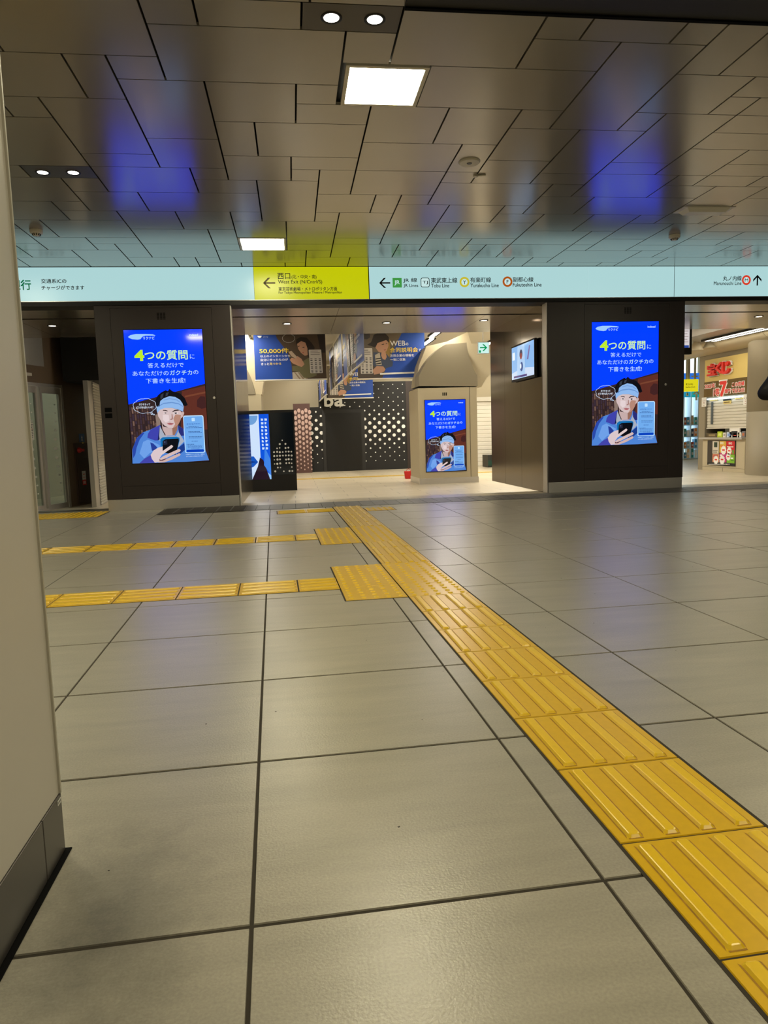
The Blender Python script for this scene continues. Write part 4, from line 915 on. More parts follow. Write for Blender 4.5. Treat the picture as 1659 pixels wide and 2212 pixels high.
# flared columns
def column_shape(name, label, pts, Y, th, m):
    F = Face((0, Y, 0), (1, 0, 0))
    mb = MB(); mb.poly(F, [F.at(*p) for p in pts], 0, m, th); o = mb.build(name); return tag(o, label, 'column')
t = thing('flared_column', 'broad beige column with a curved flaring top behind the passage', 'column', (X_at(970, 1040, 14.2), 14.2, -.25))
F14 = Face((0, 14.2, 0), (1, 0, 0)); F15 = Face((0, 14.6, 0), (1, 0, 0))
xa, xb = F14.at(905, 950)[0], F14.at(1031.5, 950)[0]; zb0 = -.25; zs = F14.at(1000, 836)[1]
mb = MB(); mb.box(xa, 14.2, zb0 + .12, xb, 15.3, zs - .006, M['beige']); mb.box(xa, 14.21, zs - .006, xb, 15.3, zs + .004, M['grout']); mb.build('body', t)
def arc(p0, p1, p2, n=10):
    return [((1 - s) ** 2 * p0[0] + 2 * s * (1 - s) * p1[0] + s * s * p2[0], (1 - s) ** 2 * p0[1] + 2 * s * (1 - s) * p1[1] + s * s * p2[1]) for s in (i / n for i in range(n + 1))]
dome = [(905, 834)] + arc((905, 812), (925, 765), (962, 744)) + arc((1008, 740), (1010, 775), (1031, 812)) + [(1032, 834)]
mb = MB(); mb.poly(F14, [F14.at(*p) for p in dome], 0, M['beige2'], .5); mb.build('domed_top', t)  # darker beige puts the front's shade into the colour
cap = [(898, 836), (1040, 836)] + arc((1040, 836), (1062, 790), (1112, 772)) + [(1112, 746), (1018, 742), (1010, 717), (965, 738), (921, 748), (905, 790)]
mb = MB(); mb.poly(F15, [F15.at(*p) for p in cap], 0, M['beige'], .6); mb.build('flared_capital', t)
mb = MB(); mb.box(xa - .01, 14.185, zb0, xb + .01, 15.31, zb0 + .12, M['steel']); mb.build('plinth', t)
p = F14.at(955.5, 848); q = F14.at(965, 854.5)
mb = MB()
for c in range(3): mb.fbox(F14, p[0] + c * .034, q[1], p[0] + c * .034 + .024, p[1], 0, .003, M['grout'])
mb.build('speaker_grille', t)
xj = F14.at(1016, 950)[0]
mb = MB(); mb.fbox(F14, xj - .004, zb0 + .12, xj + .004, zs, 0, .002, M['grout']); mb.build('joint', t)
p = F14.at(1007, 1016); ssc = (F14.at(1005, 863)[1] - p[1]) / AH
mb = MB(); FA = Face((p[0] - AW * ssc, 14.19, p[1]), (1, 0, 0)); mb.fbox(FA, -.012, -.012, AW * ssc + .012, AH * ssc + .012, -.01, -.001, M['black']); advert(mb, FA, ssc); k = mb.build('screen', t)
k['label'] = 'smaller bright screen showing the blue advert on the beige column'
t = thing('flared_column', 'beige column with a curved flank just right of the left pillar', 'column', (X_at(505, 950, 15.8), 15.8, -.25))
F16 = Face((0, 15.8, 0), (1, 0, 0)); F17 = Face((0, 16.2, 0), (1, 0, 0))
fl_ = [(430, 852), (552, 852)] + arc((551, 850), (540, 800), (516, 773)) + [(480, 760), (430, 760)]
mb = MB(); mb.poly(F16, [F16.at(*p) for p in fl_], 0, M['beige2'], .5); mb.build('domed_top', t)  # same painted-in shade on this column's curved flank
cap = [(430, 852), (566, 852)] + arc((566, 850), (572, 790), (600, 745)) + [(600, 722), (430, 722)]
mb = MB(); mb.poly(F17, [F17.at(*p) for p in cap], 0, M['beige'], .6); mb.build('flared_capital', t)
mb = MB(); mb.box(F16.at(430, 950)[0], 15.82, -.25, F16.at(566, 900)[0], 16.8, F16.at(540, 852)[1] - .005, M['beige']); mb.build('body', t)

# dotted black shop front
t = thing('dotted_shop', 'black shop front covered in white dots at the back of the hall', 'shop front', (X_at(780, 1014, 20.9), 20.9, -.25))
x0, x1, x2 = FB.at(636, 950)[0], FB.at(897, 950)[0], FB.at(921, 950)[0]; zt = FB.at(840, 824)[1]
dx0, dx1, dz1 = FB.at(705, 950)[0], FB.at(781, 950)[0], FB.at(740, 892)[1]
xm = FB.at(690, 900)[0]; zm = FB.at(660, 880)[1]
mb = MB(); mb.fbox(FB, x0, -.25, xm, zm, -.3, 0, M['black']); mb.fbox(FB, xm, -.25, x1 + .1, zt, -.3, 0, M['black']); c = 0; x = x0 + .08
while x < x1 - .05:
    z = .02 + (.125 if c % 2 else 0)
    while z < (zt if x > xm else zm) - .08:
        r = .014 + .041 * math.exp(-((z - .95) / .46) ** 2)
        if not (dx0 - .1 < x < dx1 + .1 and z < dz1 + .08): mb.disc(FB, x, z, r, .003, M['white_print'], 16)
        z += .245
    x += .142; c += 1
mb.build('dotted_wall_panel', t)
mb = MB(); mb.fbox(FB, dx0 - .1, -.25, dx1 + .1, dz1 + .1, 0, .02, mat('charcoal_frame', (34, 33, 33), .5)); mb.build('door_surround', t)
mb = MB(); mb.fbox(FB, dx0, -.24, dx1, dz1, .02, .04, mat('black_door', (14, 14, 16), .35)); mb.build('door', t)
mb = MB(); mb.fbox(FB, x1 - .25, -.25, x1 + .02, zt, 0, .01, PC(46, 34, 30)); mb.build('brown_end_panel', t)
mb = MB(); mb.fbox(FB, x1 + .02, -.25, x2 + .5, zt, -.2, .02, PC(30, 88, 168)); mb.build('blue_end_panel', t)
a0, a1, b0, b1 = FB.at(698, 870)[0], FB.at(744, 870)[0], FB.at(720, 877.5)[1], FB.at(720, 852)[1]
t = thing('shop_letters', 'large white raised letters over the black shop front', 'lettering', FB.pt(a0, b0))
hw = (a1 - a0)
mb = MB(); mb.text(FB, 'b', a0 + .04, a0 + hw * .46, b0, b1, .05, M['white_print'], .03, .04); mb.fbox(FB, a0 - .02, b1 - .02, a0 + .1, b1 + .01, .02, .05, M['white_print']); mb.build('letter', t)
mb = MB(); mb.text(FB, 'a', a0 + hw * .54, a1 - .04, b0, b0 + (b1 - b0) * .72, .05, M['white_print'], .03, .04); mb.fbox(FB, a1 - .1, b0, a1 + .02, b0 + .03, .02, .05, M['white_print']); mb.build('letter', t)
# panels left of the shop front
t = thing('pattern_panel', 'mauve wall panel with a net of pale dots left of the dotted shop front', 'wall panel', (X_at(655, 1014, 20.6), 20.6, -.25))
F2 = Face((0, 20.6, 0), (1, 0, 0)); x0_, x1_ = F2.at(636, 950)[0], F2.at(672, 950)[0]; zt_ = F2.at(650, 872)[1]
mb = MB(); mb.fbox(F2, x0_, -.25, x1_, zt_, -.1, 0, PC(92, 66, 62)); rn = random.Random(8)
for a in range(5):
    z = -.15
    while z < zt_ - .1:
        r = .018 + .028 * min(1, max(0, (z + .1) / 1.2)); mb.disc(F2, x0_ + .06 + a * .1, z + .05 * (a % 2), r, .003, PC(206, 176, 168), 12, r * 1.3); z += .09 + r * 1.4
mb.build('dotted_board', t)
# lit poster kiosk
t = thing('poster_kiosk', 'kiosk with a lit pale blue poster beside a dark panel, right of the left pillar', 'kiosk', (X_at(580, 1035, 14.0), 14.0, -.25))
F3 = Face((0, 14.0, 0), (1, 0, 0)); k0, k1, km = F3.at(524, 960)[0], F3.at(638, 960)[0], F3.at(584, 960)[0]; kz0, kz1 = F3.at(560, 1036)[1], F3.at(580, 892)[1]
mb = MB(); mb.fbox(F3, k0, -.25, k1, kz1 + .05, -.35, 0, M['black']); mb.build('case', t)
W_, H_ = km - k0 - .03, kz1 - .02 - kz0
def kp(u, v): return (k0 + .02 + u * W_, kz0 + v * H_)
mb = MB(); mb.poly(F3, [kp(0, 0), kp(1, 0), kp(1, 1), kp(0, 1)], .002, EC(150, 200, 250, True))
mb.poly(F3, [kp(0, 0), kp(.5, 0), kp(.62, .3), kp(.62, 1), kp(0, 1)], .0024, EC(206, 226, 252))
mb.poly(F3, [kp(.02, .98), kp(.58, .98)] + [kp(.30 + .28 * math.cos(t_), .98 - .14 * math.sin(t_)) for t_ in (i * math.pi / 12 for i in range(1, 12))], .0028, EC(110, 160, 216))
mb.poly(F3, [kp(.04, .26), kp(.2, .36), kp(.36, .36), kp(.52, .27), kp(.34, .2), kp(.16, .18)], .0028, EC(20, 86, 190)); mb.poly(F3, [kp(.04, .26), kp(.28, .285), kp(.52, .27), kp(.28, .265)], .003, EC(8, 30, 110))
mb.poly(F3, [kp(.62, .2), kp(1, .06), kp(1, 1), kp(.62, 1)], .0028, EC(10, 84, 220))
mb.poly(F3, [kp(.26, .0), kp(.95, .0), kp(.72, .3), kp(.6, .34), kp(.5, .2)], .0032, EC(36, 20, 34))
mb.poly(F3, [kp(.74, .22), kp(1, .06), kp(1, .3), kp(.8, .5)], .0034, EC(60, 130, 230))
rn = random.Random(5)
for i in range(9):
    for c in range(2):
        u, v = .70 + c * .14, .9 - i * .055; mb.poly(F3, [kp(u, v), kp(u + .05 + .05 * rn.random(), v), kp(u + .05 + .05 * rn.random(), v + .03), kp(u, v + .035)], .0032, EC(206, 226, 250))
mb.build('lit_poster', t)
mb = MB(); mb.fbox(F3, km + .01, kz0 + .08, k1 - .03, kz1, 0, .003, mat('dark_blue_glass', (10, 22, 34), .1)); mb.build('dark_panel', t)
mb = MB()
for a in range(7):
    for b in range(10):
        u = km + .06 + a * (k1 - km - .12) / 6.5; v = kz0 + .14 + b * .075
        if rn.random() < .75 and b < 9 - abs(a - 3): mb.disc(F3, u + .01 * rn.random(), v + .012 * rn.random(), .012 + .009 * rn.random(), .004, M['white_print'], 9)
mb.build('pale_spots', t)

# ---------------------------------------------------------------- banners
BLUE = PC(28, 74, 168); SKIN = PC(190, 144, 118); HAIR = PC(38, 28, 24)
def banner(label, F, W, H, content, group='recruiting banners hung in the hall', zrod=True):
    t = thing('hanging_banner', label, 'banner', F.pt(W / 2, 0), group)
    mb = MB(); content(mb, F, W, H); mb.fbox(F, 0, 0, W, H, -.004, -.0005, M['paper']); mb.build('printed_sheet', t)
    mb = MB(); mb.tube(F.pt(-.01, -.012, -.002), F.pt(W + .01, -.012, -.002), .016, M['white'], n=12); mb.build('bottom_rod', t)
    mb = MB(); mb.tube(F.pt(-.01, H + .012, -.002), F.pt(W + .01, H + .012, -.002), .016, M['white'], n=12); mb.build('top_rod', t)
    if F.pt(0, H).z < ZH - .1:
        for u in (.1, .9):
            mb = MB(); mb.tube(F.pt(W * u, H + .02), Vector((F.pt(W * u, H).x, F.pt(W * u, H).y, ZH)), .003, M['steel'], n=6); mb.build('wire', t)
    return t
def mapper(F, W, H, fx):
    lay = [0]
    def P(mb, m, pts): lay[0] += 1; mb.poly(F, [(min(max(a, 0), 1) * W, min(max(b, 0), 1) * H) for a, b in (fx(*p) for p in pts)], .0004 * lay[0], m)
    def T(mb, txt, m, x0, y0, x1, y1, bold=.012):
        lay[0] += 1; a, b = fx(x0, y1), fx(x1, y0); mb.text(F, txt, a[0] * W, b[0] * W, a[1] * H, b[1] * H, .0004 * lay[0], m, bold)
    return P, T
def phone_card(P, mb, x0, x1, y0, y1, rows, cols, lean=0):
    P(mb, PC(205, 198, 190), [(x0, y0 + 10), (x0 + 8, y0), (x1 - 8, y0), (x1, y0 + 8), (x1 + lean, y1 - 8), (x1 + lean - 8, y1), (x0 + lean + 8, y1), (x0 + lean, y1 - 8)])
    w_ = (x1 - x0) / cols; h = (y1 - y0) * .66 / rows
    for k in range(3): P(mb, M['ink'], [(x0 + 30, y0 + 24 + k * 28), (x1 - 26 - 30 * (k == 0), y0 + 24 + k * 28), (x1 - 26 - 30 * (k == 0), y0 + 30 + k * 28), (x0 + 30, y0 + 30 + k * 28)])
    for r in range(rows):
        for c in range(cols):
            x, y = x0 + w_ * (c + .25) + lean * (.35 + .65 * r / rows), y0 + (y1 - y0) * .34 + h * (r + .2)
            P(mb, M['ink'], [(x, y), (x + w_ * .5, y), (x + w_ * .5, y + h * .14), (x, y + h * .14)]); P(mb, PC(60, 58, 60), [(x, y + h * .36), (x + w_ * .5, y + h * .36), (x + w_ * .5, y + h * .62), (x, y + h * .62)])
def web_banner(mb, F, W, H):
    P, T = mapper(F, W, H, lambda x, y: ((x - 600) / 928, (1120 - y) / 656))
    P(mb, BLUE, [(600, 464), (1528, 464), (1528, 1120), (600, 1120)])
    P(mb, PC(104, 92, 76), [(600, 464), (1240, 464), (1100, 720), (930, 1120), (600, 1120)]); P(mb, PC(72, 60, 50), [(600, 900), (1020, 900), (930, 1120), (600, 1120)])
    P(mb, PC(150, 120, 60), [(980, 560), (1060, 600), (1040, 820), (980, 900)])
    P(mb, PC(54, 50, 50), [(655, 480), (780, 480), (780, 560), (740, 586), (680, 580), (650, 540)])
    P(mb, PC(60, 72, 96), [(820, 760), (900, 770), (1000, 790), (1084, 900), (1076, 960), (980, 985), (900, 950), (860, 980), (810, 940)])
    P(mb, PC(186, 176, 160), [(840, 800), (905, 770), (930, 940), (850, 940)])
    for k in range(3): P(mb, M['ink'], [(846, 850 + k * 34), (920, 838 + k * 34), (922, 852 + k * 34), (848, 864 + k * 34)])
    P(mb, SKIN, [(830, 600), (1020, 590), (1030, 680), (1000, 750), (960, 772), (890, 760), (840, 690)])
    P(mb, HAIR, [(806, 600), (830, 530), (900, 494), (980, 500), (1036, 560), (1040, 640), (1000, 600), (940, 620), (880, 640), (850, 700), (740, 660), (790, 630)])
    P(mb, M['ink'], [(935, 658), (968, 650), (970, 660), (937, 666)]); P(mb, M['ink'], [(992, 648), (1014, 644), (1014, 652), (992, 656)]); P(mb, PC(160, 84, 74), [(960, 732), (996, 726), (980, 744)])
    P(mb, SKIN, [(930, 770), (985, 760), (1000, 830), (980, 870), (945, 860), (925, 810)])
    P(mb, SKIN, [(800, 1010), (860, 950), (950, 960), (978, 1000), (960, 1030), (880, 1060), (820, 1070)])
    phone_card(P, mb, 640, 806, 706, 1056, 5, 3)
    T(mb, 'WEB', M['white_print'], 1052, 614, 1258, 680); T(mb, 'の', M['white_print'], 1266, 642, 1300, 678)
    T(mb, '合同説明会', M['yellow_print'], 1045, 706, 1430, 772); T(mb, 'で', M['white_print'], 1440, 728, 1472, 766)
    T(mb, '注目企業の情報を', M['white_print'], 1045, 796, 1375, 832); T(mb, '一気に収集', M['white_print'], 1045, 852, 1255, 888)
    P(mb, M['white_print'], [(905, 1050), (1480, 1040), (1488, 1050), (1480, 1062), (905, 1074), (896, 1062)])
    P(mb, M['white_print'], [(1312, 480), (1392, 480), (1380, 500), (1340, 506)]); T(mb, 'リクナビ', M['white_print'], 1398, 482, 1474, 502)
W_ = 1.456; H_ = 1.03
def at_bottom(px0, px1, py, Y):
    a, b = onY(px0, py, Y), onY(px1, py, Y)
    return a, b
Yb = 15.1
a, b = at_bottom(773.5, 919, 818, Yb); FBn = Face((a.x, Yb, a.z), (1, 0, 0)); banner('large blue banner with white and yellow web briefing lettering and a person in denim', FBn, b.x - a.x, min((b.x - a.x) * .7075, ZH - .03 - a.z), web_banner)
a, b = at_bottom(709, 806.5, 860.5, 19.6); FBn = Face((a.x, 19.6, a.z), (1, 0, 0)); banner('smaller blue web briefing banner hanging lower in front of the dotted shop front', FBn, b.x - a.x, (b.x - a.x) * .7075, web_banner)
def intern_banner(mb, F, W, H):
    P, T = mapper(F, W, H, lambda x, y: ((x - 510) / 1196, (1362 - y) / 846))
    P(mb, BLUE, [(510, 516), (1706, 516), (1706, 1362), (510, 1362)])
    P(mb, PC(82, 66, 52), [(860, 516), (1706, 516), (1706, 1362), (1130, 1362), (1120, 1100), (1060, 880), (900, 640)]); P(mb, PC(44, 36, 36), [(1570, 560), (1706, 540), (1706, 900), (1620, 900)])
    P(mb, PC(196, 186, 168), [(1130, 1240), (1300, 1230), (1380, 1362), (1130, 1362)])
    for k in range(3): P(mb, PC(150, 128, 104), [(1160 + 60 * k, 1240), (1180 + 60 * k, 1240), (1270 + 60 * k, 1362), (1240 + 60 * k, 1362)])
    P(mb, PC(112, 108, 76), [(1130, 1130), (1240, 1120), (1290, 1060), (1420, 980), (1500, 1060), (1540, 1300), (1420, 1345), (1320, 1340), (1240, 1230), (1130, 1215)])
    P(mb, HAIR, [(1206, 760), (1220, 660), (1290, 620), (1390, 630), (1470, 720), (1520, 800), (1500, 960), (1420, 1000), (1380, 920), (1300, 700), (1230, 730)])
    P(mb, SKIN, [(1230, 740), (1300, 690), (1370, 720), (1400, 820), (1400, 940), (1350, 950), (1290, 900), (1245, 830)])
    P(mb, M['ink'], [(1240, 780), (1268, 772), (1268, 784), (1242, 790)]); P(mb, M['ink'], [(1316, 800), (1350, 790), (1352, 804), (1320, 812)]); P(mb, PC(170, 84, 76), [(1300, 896), (1340, 880), (1330, 906)])
    P(mb, PC(186, 162, 140), [(1080, 880), (1130, 860), (1230, 980), (1200, 1000), (1130, 960)])
    P(mb, SKIN, [(1095, 1020), (1130, 980), (1200, 1000), (1220, 950), (1290, 1000), (1340, 1100), (1290, 1150), (1200, 1110), (1140, 1080)])
    for i in range(18):
        t0, t1 = i * math.pi / 9, (i + 1) * math.pi / 9
        q = lambda t_, r: (1092 + 106 * r * math.cos(t_), 640 + 76 * r * math.sin(t_)); P(mb, M['white_print'], [q(t0, 1), q(t1, 1), q(t1, .96), q(t0, .96)])
    phone_card(P, mb, 1418, 1630, 846, 1262, 4, 3, 14)
    T(mb, '50,000件', M['yellow_print'], 598, 812, 1085, 905, .02)
    T(mb, '以上のインターンから', M['white_print'], 610, 930, 1105, 968); T(mb, '自分に合ったものが', M['white_print'], 612, 992, 1065, 1036); T(mb, 'きっと', M['white_print'], 618, 1065, 748, 1105); T(mb, '見つかる', M['yellow_print'], 756, 1065, 950, 1105)
    P(mb, M['white_print'], [(570, 590), (650, 590), (636, 622), (600, 628)]); T(mb, 'リクナビ', M['white_print'], 670, 604, 754, 622)
a, b = at_bottom(552, 706, 821, Yb); FBn = Face((a.x, Yb, a.z), (1, 0, 0)); banner('wide blue banner reading fifty thousand in yellow with a seated phone user', FBn, b.x - a.x, min((b.x - a.x) * .7075, ZH - .03 - a.z), intern_banner)
lab = ['nearest and tallest looking of the edge-on blue banners in the middle of the passage', 'second edge-on blue banner from the front in the middle row', 'third edge-on blue banner from the front in the middle row', 'farthest edge-on blue banner of the middle row, just above the lower web banner']
for k, ((p0, q0), (p1, q1)) in enumerate((((787.3, 779), (760, 800.6)), ((759, 801.5), (743, 818)), ((740, 821), (724, 835)), ((723, 836), (714, 844)))):
    a, b = onZ(p0, q0, 1.95), onZ(p1, q1, 1.95); F = Face(b, (a - b)); W = (a - b).length
    banner(lab[k], Face(a + Vector((0, 0, 0)), (b - a)) if False else F, W, .98, web_banner if k % 2 == 0 else intern_banner, 'edge-on banners in a row')
for k, (p0, q0, p1, q1) in enumerate(((706, 851, 698, 858), (697, 859, 690, 866))):
    a, b = onZ(p0, q0, 1.80), onZ(p1, q1, 1.80); F = Face(b, (a - b))
    banner(('nearer' if k == 0 else 'farther') + ' edge-on blue banner at the left beside the large white letters', F, (a - b).length, .95, intern_banner if k else web_banner, 'edge-on banners beside the letters')

# green exit sign on a rod
YE = 12.6; FE = Face((0, YE, 0), (1, 0, 0)); c = fbx(FE, 1033, 740, 1056, 763)
a0, a1, b0, b1 = c[0][0], c[1][0], c[2][1], c[0][1]
t = thing('exit_sign', 'small green and white lit exit sign with an arrow hanging from a rod', 'exit sign', FE.pt((a0 + a1) / 2, b0))
mb = MB(); mb.fbox(FE, a0 - .008, b0 - .008, a1 + .008, b1 + .012, -.06, -.002, M['white']); mb.build('housing', t)
mb = MB(); mb.tube(FE.pt((a0 + a1) / 2 - .0, b1, -.03), FE.pt((a0 + a1) / 2, ZH, -.03), .009, M['steel']); mb.build('rod', t)
mb = MB(); mb.poly(FE, [(a0, b0), (a1, b0), (a1, b1), (a0, b1)], 0, EC(206, 244, 236, True)); w_, h_ = a1 - a0, b1 - b0; G_ = EC(0, 150, 84)
g = lambda u, v: (a0 + u * w_, b0 + v * h_)
for pts in ([g(.16, .47), g(.7, .47), g(.7, .58), g(.16, .58)], [g(.84, .525), g(.52, .84), g(.38, .84), g(.68, .525)], [g(.84, .525), g(.68, .525), g(.38, .21), g(.52, .21)]): mb.poly(FE, pts, .001, G_)
mb.poly(FE, [g(.06, .06), g(.24, .06), g(.24, .28), g(.06, .28)], .001, G_); mb.build('lit_face', t)
# shutter far right in the hall
t = thing('roller_shutter', 'white shutter at the back of the hall seen beside the beige column', 'shutter', (X_at(1070, 1010, 20.9), 20.9, -.25))
a0, a1, b1 = FB.at(1030, 950)[0], FB.at(1112, 950)[0], FB.at(1070, 866)[1]
mb = MB(); z = -.25; vs = []; pr = []
while z < b1: pr += [(z, .0), (z + .01, .014), (z + .10, .014), (z + .11, 0)]; z += .12
for zz, dd in pr: vs += [FB.pt(a0, zz, dd), FB.pt(a1, zz, dd)]
mb.add(vs, [(2 * i, 2 * i + 1, 2 * i + 3, 2 * i + 2) for i in range(len(pr) - 1)], M['white']); mb.build('slats', t)
mb = MB(); mb.fbox(FB, a0 - .1, b1, a1 + .1, b1 + .12, 0, .08, M['offwhite']); mb.build('shutter_box', t)
mb = MB(); mb.box(FB.at(1034, 950)[0], 19.9, -.25, FB.at(1086, 950)[0], 20.5, .10, PC(40, 40, 38)); mb.box(FB.at(1034, 950)[0], 19.88, -.2, FB.at(1092, 950)[0], 19.9, -.05, PC(20, 60, 48)); tag(mb.build('low_cabinet'), 'low dark cabinet in front of the white shutter at the back', 'cabinet')
# far tactile line
y0 = onZ(900, 1026.5, -.25).y
t = thing('tactile_paving', 'thin yellow tactile line across the hall floor far behind the passage', 'tactile paving', (2, y0, -.25))
mb = MB(); mb.box(-2.5, y0, -.25, 5.4, y0 + .3, -.245, M['yellow']); mb.build('tile_row', t)
# red bag
p = onZ(883, 1034, -.25)
t = thing('bag', 'small red bag standing on the hall floor left of the beige column', 'bag', (p.x, p.y, -.25))
mb = MB(); w0, w1, d0, h = .085, .105, .05, .18
mb.add([(p.x + a * w0, p.y + b * d0, -.25) for a, b in ((-1, -1), (1, -1), (1, 1), (-1, 1))] + [(p.x + a * w1, p.y + b * d0 * .5, -.25 + h) for a, b in ((-1, -1), (1, -1), (1, 1), (-1, 1))],
       [(3, 2, 1, 0), (4, 5, 6, 7), (0, 1, 5, 4), (1, 2, 6, 5), (2, 3, 7, 6), (3, 0, 4, 7)], M['red']); mb.build('body', t, bevel=.012)
mb = MB()
for k in range(8):
    a, b = k * math.pi / 8, (k + 1) * math.pi / 8
    mb.tube((p.x + .05 * math.cos(a), p.y, -.25 + h + .045 * math.sin(a)), (p.x + .05 * math.cos(b), p.y, -.25 + h + .045 * math.sin(b)), .006, M['red'], n=8)
mb.build('handle', t)

# ---------------------------------------------------------------- lottery booth on the right
FL = Face((XL, 0, 0), (0, -1, 0), (0, 0, 1))                       # faces left; runs toward the camera
def lq(o, s, pts): return [FL.at(o[0] + x * s, o[1] + y * s) for x, y in pts]
z7, z8, sc = (1460, 640), (1460, 840), .11995
l0 = lambda x, y: FL.at(1460 + x * sc, 640 + y * sc)
l1 = lambda x, y: FL.at(1460 + x * sc, 840 + y * sc)
uA, uB_ = l0(535, 1500)[0], l0(1308, 1500)[0]
mb = MB()
u_left = FL.at(1508.5, 950)[0]
mb.fbox(FL, u_left, -.25, uA, ZH, -.5, 0, M['beige2']); mb.fbox(FL, uB_, -.25, uB_ + 3.2, ZH, -.5, 0, M['beige2'])
zc0, zc1 = l1(900, 895)[1], l1(900, 130)[1]
mb.fbox(FL, uA, zc1 + .0, uB_, ZH, -.5, 0, M['beige2']); mb.fbox(FL, uA, -.25, uB_, ZH, -.9, -.7, M['grout'])
struct(mb.build('wall_right'))
t = thing('lottery_booth', 'lottery booth with a gold sign, half closed shutter and poster case', 'booth', FL.pt((uA + uB_) / 2, -.25))
def quad(f, x0, y0, x1, y1):
    p, q, r = f(x0, y0), f(x1, y0), f(x0, y1); s_ = f(x1, y1); return (p[0] + r[0]) / 2, (q[0] + s_[0]) / 2, (r[1] + s_[1]) / 2, (p[1] + q[1]) / 2
def slant(f, TL, TR, BR, BL): return [f(*TL), f(*TR), f(*BR), f(*BL)]
zg1 = (l0(540, 1150)[1] + l0(1308, 1022)[1]) / 2; zg0 = (l0(535, 1546)[1] + l0(1300, 1456)[1]) / 2; zd0 = (l1(527, 140)[1] + l1(1300, 92)[1]) / 2
mb = MB(); mb.fbox(FL, uA, zg0, uB_, zg1, 0, .02, M['gold']); mb.build('gold_sign_board', t)
def ltext(mb, f, txt, x0, y0, x1, y1, m, d, bold, th=0): 
    a0, a1, b0, b1 = quad(f, x0, y0, x1, y1); mb.text(FL, txt, a0, a1, b0, b1, d, m, bold, th)
for ch, b4 in (('宝', (650, 1222, 792, 1422)), ('く', (804, 1196, 906, 1386)), ('じ', (916, 1178, 1042, 1386))):
    mb = MB(); ltext(mb, l0, ch, *b4, M['redprint'], .12, .05, .06); ltext(mb, l0, ch, b4[0] - 7, b4[1] - 7, b4[2] + 7, b4[3] + 7, M['white_print'], .058, .08, .03); mb.build('raised_letter', t)
mb = MB(); mb.fbox(FL, uA - .01, zd0, uB_, zg0 - .004, 0, .03, M['golddark']); k = mb.build('prize_board', t)
mb = MB()
for txt, b4, bo in (('2025年', (548, 1575, 730, 1655), .02), ('1等', (706, 1660, 808, 1795), .03), ('7', (822, 1540, 930, 1788), .05), ('億円', (902, 1668, 1004, 1742), .03), ('この売場', (1042, 1542, 1255, 1615), .03), ('で出た!!!!!', (1036, 1652, 1255, 1730), .03)):
    e = 8; ltext(mb, l0, txt, b4[0] - e, b4[1] - e, b4[2] + e, b4[3] + e, M['white_print'], .031, bo + .05); ltext(mb, l0, txt, *b4, M['redprint'], .0325, bo)
kk = mb.build('prize_lettering', t); kk.parent = k
# shutter
zs0 = l1(900, 690)[1]
mb = MB(); z = zs0; pr = [(z - .03, .0), (z - .03, .03), (z + .0, .03)]
while z < zc1: pr += [(z, .0), (z + .01, .016), (z + .058, .016), (z + .066, 0)]; z += .066
vs = []
for zz, dd in pr: vs += [FL.pt(uA + .02, zz, dd - .06), FL.pt(uB_ - .02, zz, dd - .06)]
mb.add(vs, [(2 * i, 2 * i + 1, 2 * i + 3, 2 * i + 2) for i in range(len(pr) - 1)], M['offwhite']); mb.build('shutter', t)
a0, a1, b0, b1 = quad(l1, 600, 240, 640, 640)
mb = MB(); mb.fbox(FL, a1 - .03, b0, a1, b1, -.04, .0, PC(96, 104, 108)); mb.build('shutter_guide', t)
mb = MB()
for x0, y0, x1, y1 in ((588, 165, 722, 215), (1040, 128, 1190, 182), (830, 215, 970, 268)):
    a0, a1, b0, b1 = quad(l1, x0, y0, x1, y1); mb.fbox(FL, a0, b0, a1, b1, -.04, -.03, PC(214, 190, 110))
    mb.poly(FL, [(a0 + .03, b0 + .02), (a1 - .05, b0 + .02), (a1 - .05, b1 - .02), (a0 + .03, b1 - .02)], -.029, PC(110, 84, 40))
a0, a1, b0, b1 = quad(l1, 826, 182, 972, 212); mb.poly(FL, [(a0, b0), (a1, b0), (a1, b1), (a0, b1)], -.03, M['ink']); mb.build('shutter_tags', t)
# counter and body
zk = l1(900, 872)[1]
mb = MB(); mb.fbox(FL, uA - .04, zk - .04, uB_ + .0, zk, -.6, .12, M['steel']); mb.build('counter', t)
mb = MB(); mb.fbox(FL, uA, -.25, uB_, zk - .04, -.1, .04, M['beige']); um = l1(872, 1450)[0]; mb.fbox(FL, um - .004, -.25, um + .004, l1(872, 1415)[1], .04, .042, M['grout']); mb.fbox(FL, uA, l1(872, 1415)[1] - .004, uB_, l1(872, 1415)[1], .04, .042, M['grout']); mb.build('body', t)
mb = MB(); mb.fbox(FL, uA, zk, uB_, zs0, -.62, -.6, PC(60, 66, 74)); mb.build('window_back', t)
a0, a1, b0, b1 = quad(l1, 612, 930, 1112, 1378)
pt_ = thing('poster_case', 'poster case with red, gold, pink and green lottery posters below the booth counter', 'poster case', FL.pt((a0 + a1) / 2, b0, .05))
mb = MB(); mb.fbox(FL, a0, b0, a1, b1, .042, .06, PC(60, 54, 48)); mb.build('frame', pt_)
def sheet(m, x0, y0, x1, y1, d=.062):
    a0, a1, b0, b1 = quad(l1, x0, y0, x1, y1); mb.poly(FL, [(a0, b0), (a1, b0), (a1, b1), (a0, b1)], d, m)
